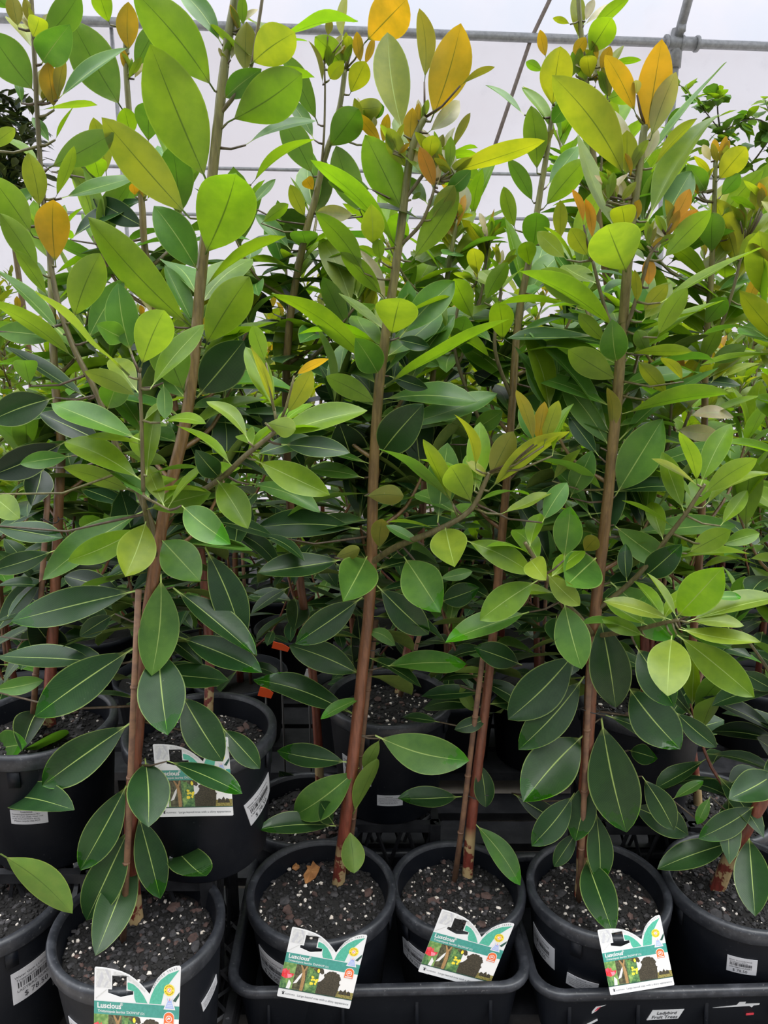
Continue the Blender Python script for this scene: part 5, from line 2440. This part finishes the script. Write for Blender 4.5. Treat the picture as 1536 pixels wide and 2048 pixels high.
protos = [bg_tree(200 + k, 1.22 + 0.05 * k) for k in range(6)]
used = [False] * 6
rb = random.Random(77)
rows = [  # y, x positions, height factor
    (2.02, [-1.02, -0.70, -0.42, -0.10, 0.20, 0.46, 0.74, 1.06, 1.40], 0.88),
    (2.36, [-1.25, -0.90, -0.58, -0.25, 0.06, 0.36, 0.66, 0.98, 1.30, 1.6], 0.90),
    (2.74, [-1.4, -1.05, -0.72, -0.38, -0.04, 0.30, 0.62, 0.95, 1.28, 1.62], 0.93),
    (3.16, [-1.5, -1.1, -0.7, -0.3, 0.1, 0.48, 0.86, 1.24, 1.62, 2.0], 0.98),
    (3.65, [-1.8, -1.35, -0.9, -0.45, 0.0, 0.42, 0.85, 1.28, 1.7, 2.1], 1.02),
    (4.2, [-2.0, -1.5, -1.0, -0.5, 0.0, 0.5, 1.0, 1.5, 2.0, 2.4], 1.05),
]
ORD = ['first', 'second', 'third', 'fourth', 'fifth', 'sixth', 'seventh', 'eighth', 'ninth', 'tenth']
rowname = ['first', 'second', 'third', 'fourth', 'fifth', 'last']
for ri, (y, xs, hf) in enumerate(rows):
    for xi, x in enumerate(xs):
        k = rb.randrange(6)
        if not used[k]:
            o = protos[k]
            used[k] = True
        else:
            o = copy_tree(protos[k])
        o.location = (x + rb.uniform(-0.05, 0.05), y + rb.uniform(-0.06, 0.06), BENCH_Z)
        o.rotation_euler = (0, 0, rb.uniform(0, 6.28))
        s = hf * rb.uniform(0.92, 1.05) * (0.90 if x < -0.1 else 0.97)
        if x > 0.1 and ri < 3:
            s *= 1.02
        o.scale = (1, 1, s)
        tag(o, 'young tree, %s from the left in the %s row behind' % (ORD[xi], rowname[ri]), 'potted tree', 'trees in the %s row behind' % rowname[ri])
for k in range(6):
    if not used[k]:
        for ch in list(protos[k].children):
            bpy.data.objects.remove(ch)
        bpy.data.objects.remove(protos[k])

# dark bushy tree at the far left against the film
def bush(px, py, Y, rad, n, code, L, label, name='dark_tree'):
    c = at(px, py, Y)
    o = Vector((c.x, c.y, 0))
    root = empty(name, o)
    tag(root, label, 'tree')
    r = random.Random(int(px) + 3)
    mb = MB(o)
    Q = smooth_line([Vector((c.x, c.y, 0)), Vector((c.x + 0.05, c.y, c.z * 0.5)), c + Vector((0, 0, rad * 0.6))], 5)
    mb.tube(Q, [0.03 - 0.02 * i / (len(Q) - 1) for i in range(len(Q))], MAT['bark'], 7, stem_cols(Q, 0, c.z, False))
    mb.build('trunk', root, attr=True)
    LV = Leaves(5)
    for i in range(n):
        v = Vector((r.gauss(0, 1), r.gauss(0, 1), r.gauss(0, 1))).normalized() * rad * r.random() ** 0.4
        v.z *= 1.2
        grow_leaf(LV, r, c + v, r.uniform(0, 6.28), r.uniform(-0.8, 0.6), L * r.uniform(0.7, 1.2), code, 5, 3)
    LV.build('foliage', root, o)


bush(-5, 290, 4.9, 0.26, 620, 'D', 0.13, 'dark tree crown against the milky film beside the left photo edge')

# thin climbing plant high on the right
def climber():
    o = at(1480, 300, 2.9)
    base = Vector((o.x + 0.05, o.y, 0))
    root = empty('climbing_plant', base)
    tag(root, 'thin wiry climbing plant with small notched leaves high beside the steel post', 'climbing plant')
    r = random.Random(2)
    mb = MB(base)
    LV = Leaves(6)
    lines = [
        [(1500, 900, 2.95), (1510, 600, 2.95), (1530, 420, 2.95), (1500, 330, 2.95), (1440, 260, 2.9), (1395, 205, 2.9), (1360, 170, 2.9)],
        [(1530, 420, 2.95), (1560, 330, 2.9), (1535, 250, 2.9), (1490, 240, 2.9), (1455, 260, 2.9), (1420, 300, 2.9)],
        [(1510, 600, 2.95), (1450, 480, 2.9), (1400, 380, 2.9), (1345, 330, 2.9), (1330, 250, 2.9)],
        [(1500, 330, 2.95), (1520, 305, 2.9), (1545, 260, 2.9), (1530, 200, 2.9)],
        [(1440, 260, 2.9), (1435, 215, 2.9), (1440, 185, 2.9)],
    ]
    stem0 = [base, Vector((base.x, base.y, 0.6)), at(1500, 900, 2.95)]
    mb.tube(stem0, [0.008, 0.006, 0.004], MAT['bark'], 6, [(0.06, 0.04, 0.03, 0)] * 3)
    for ln in lines:
        Q = smooth_line([at(*p) for p in ln], 6)
        mb.tube(Q, [0.0036 - 0.0022 * i / (len(Q) - 1) for i in range(len(Q))], MAT['bark'], 5, [(0.07, 0.05, 0.03, 0)] * len(Q))
        for i in range(6, len(Q)):
            for q in range(2):
                L = r.uniform(0.045, 0.085)
                grow_leaf(LV, r, Q[i], r.uniform(0, 6.28), r.uniform(-0.9, 0.7), L, r.choice('mmgmg'), 6, 3, wr=0.62)
    mb.build('stem', root, attr=True)
    LV.build('foliage', root, base)


climber()
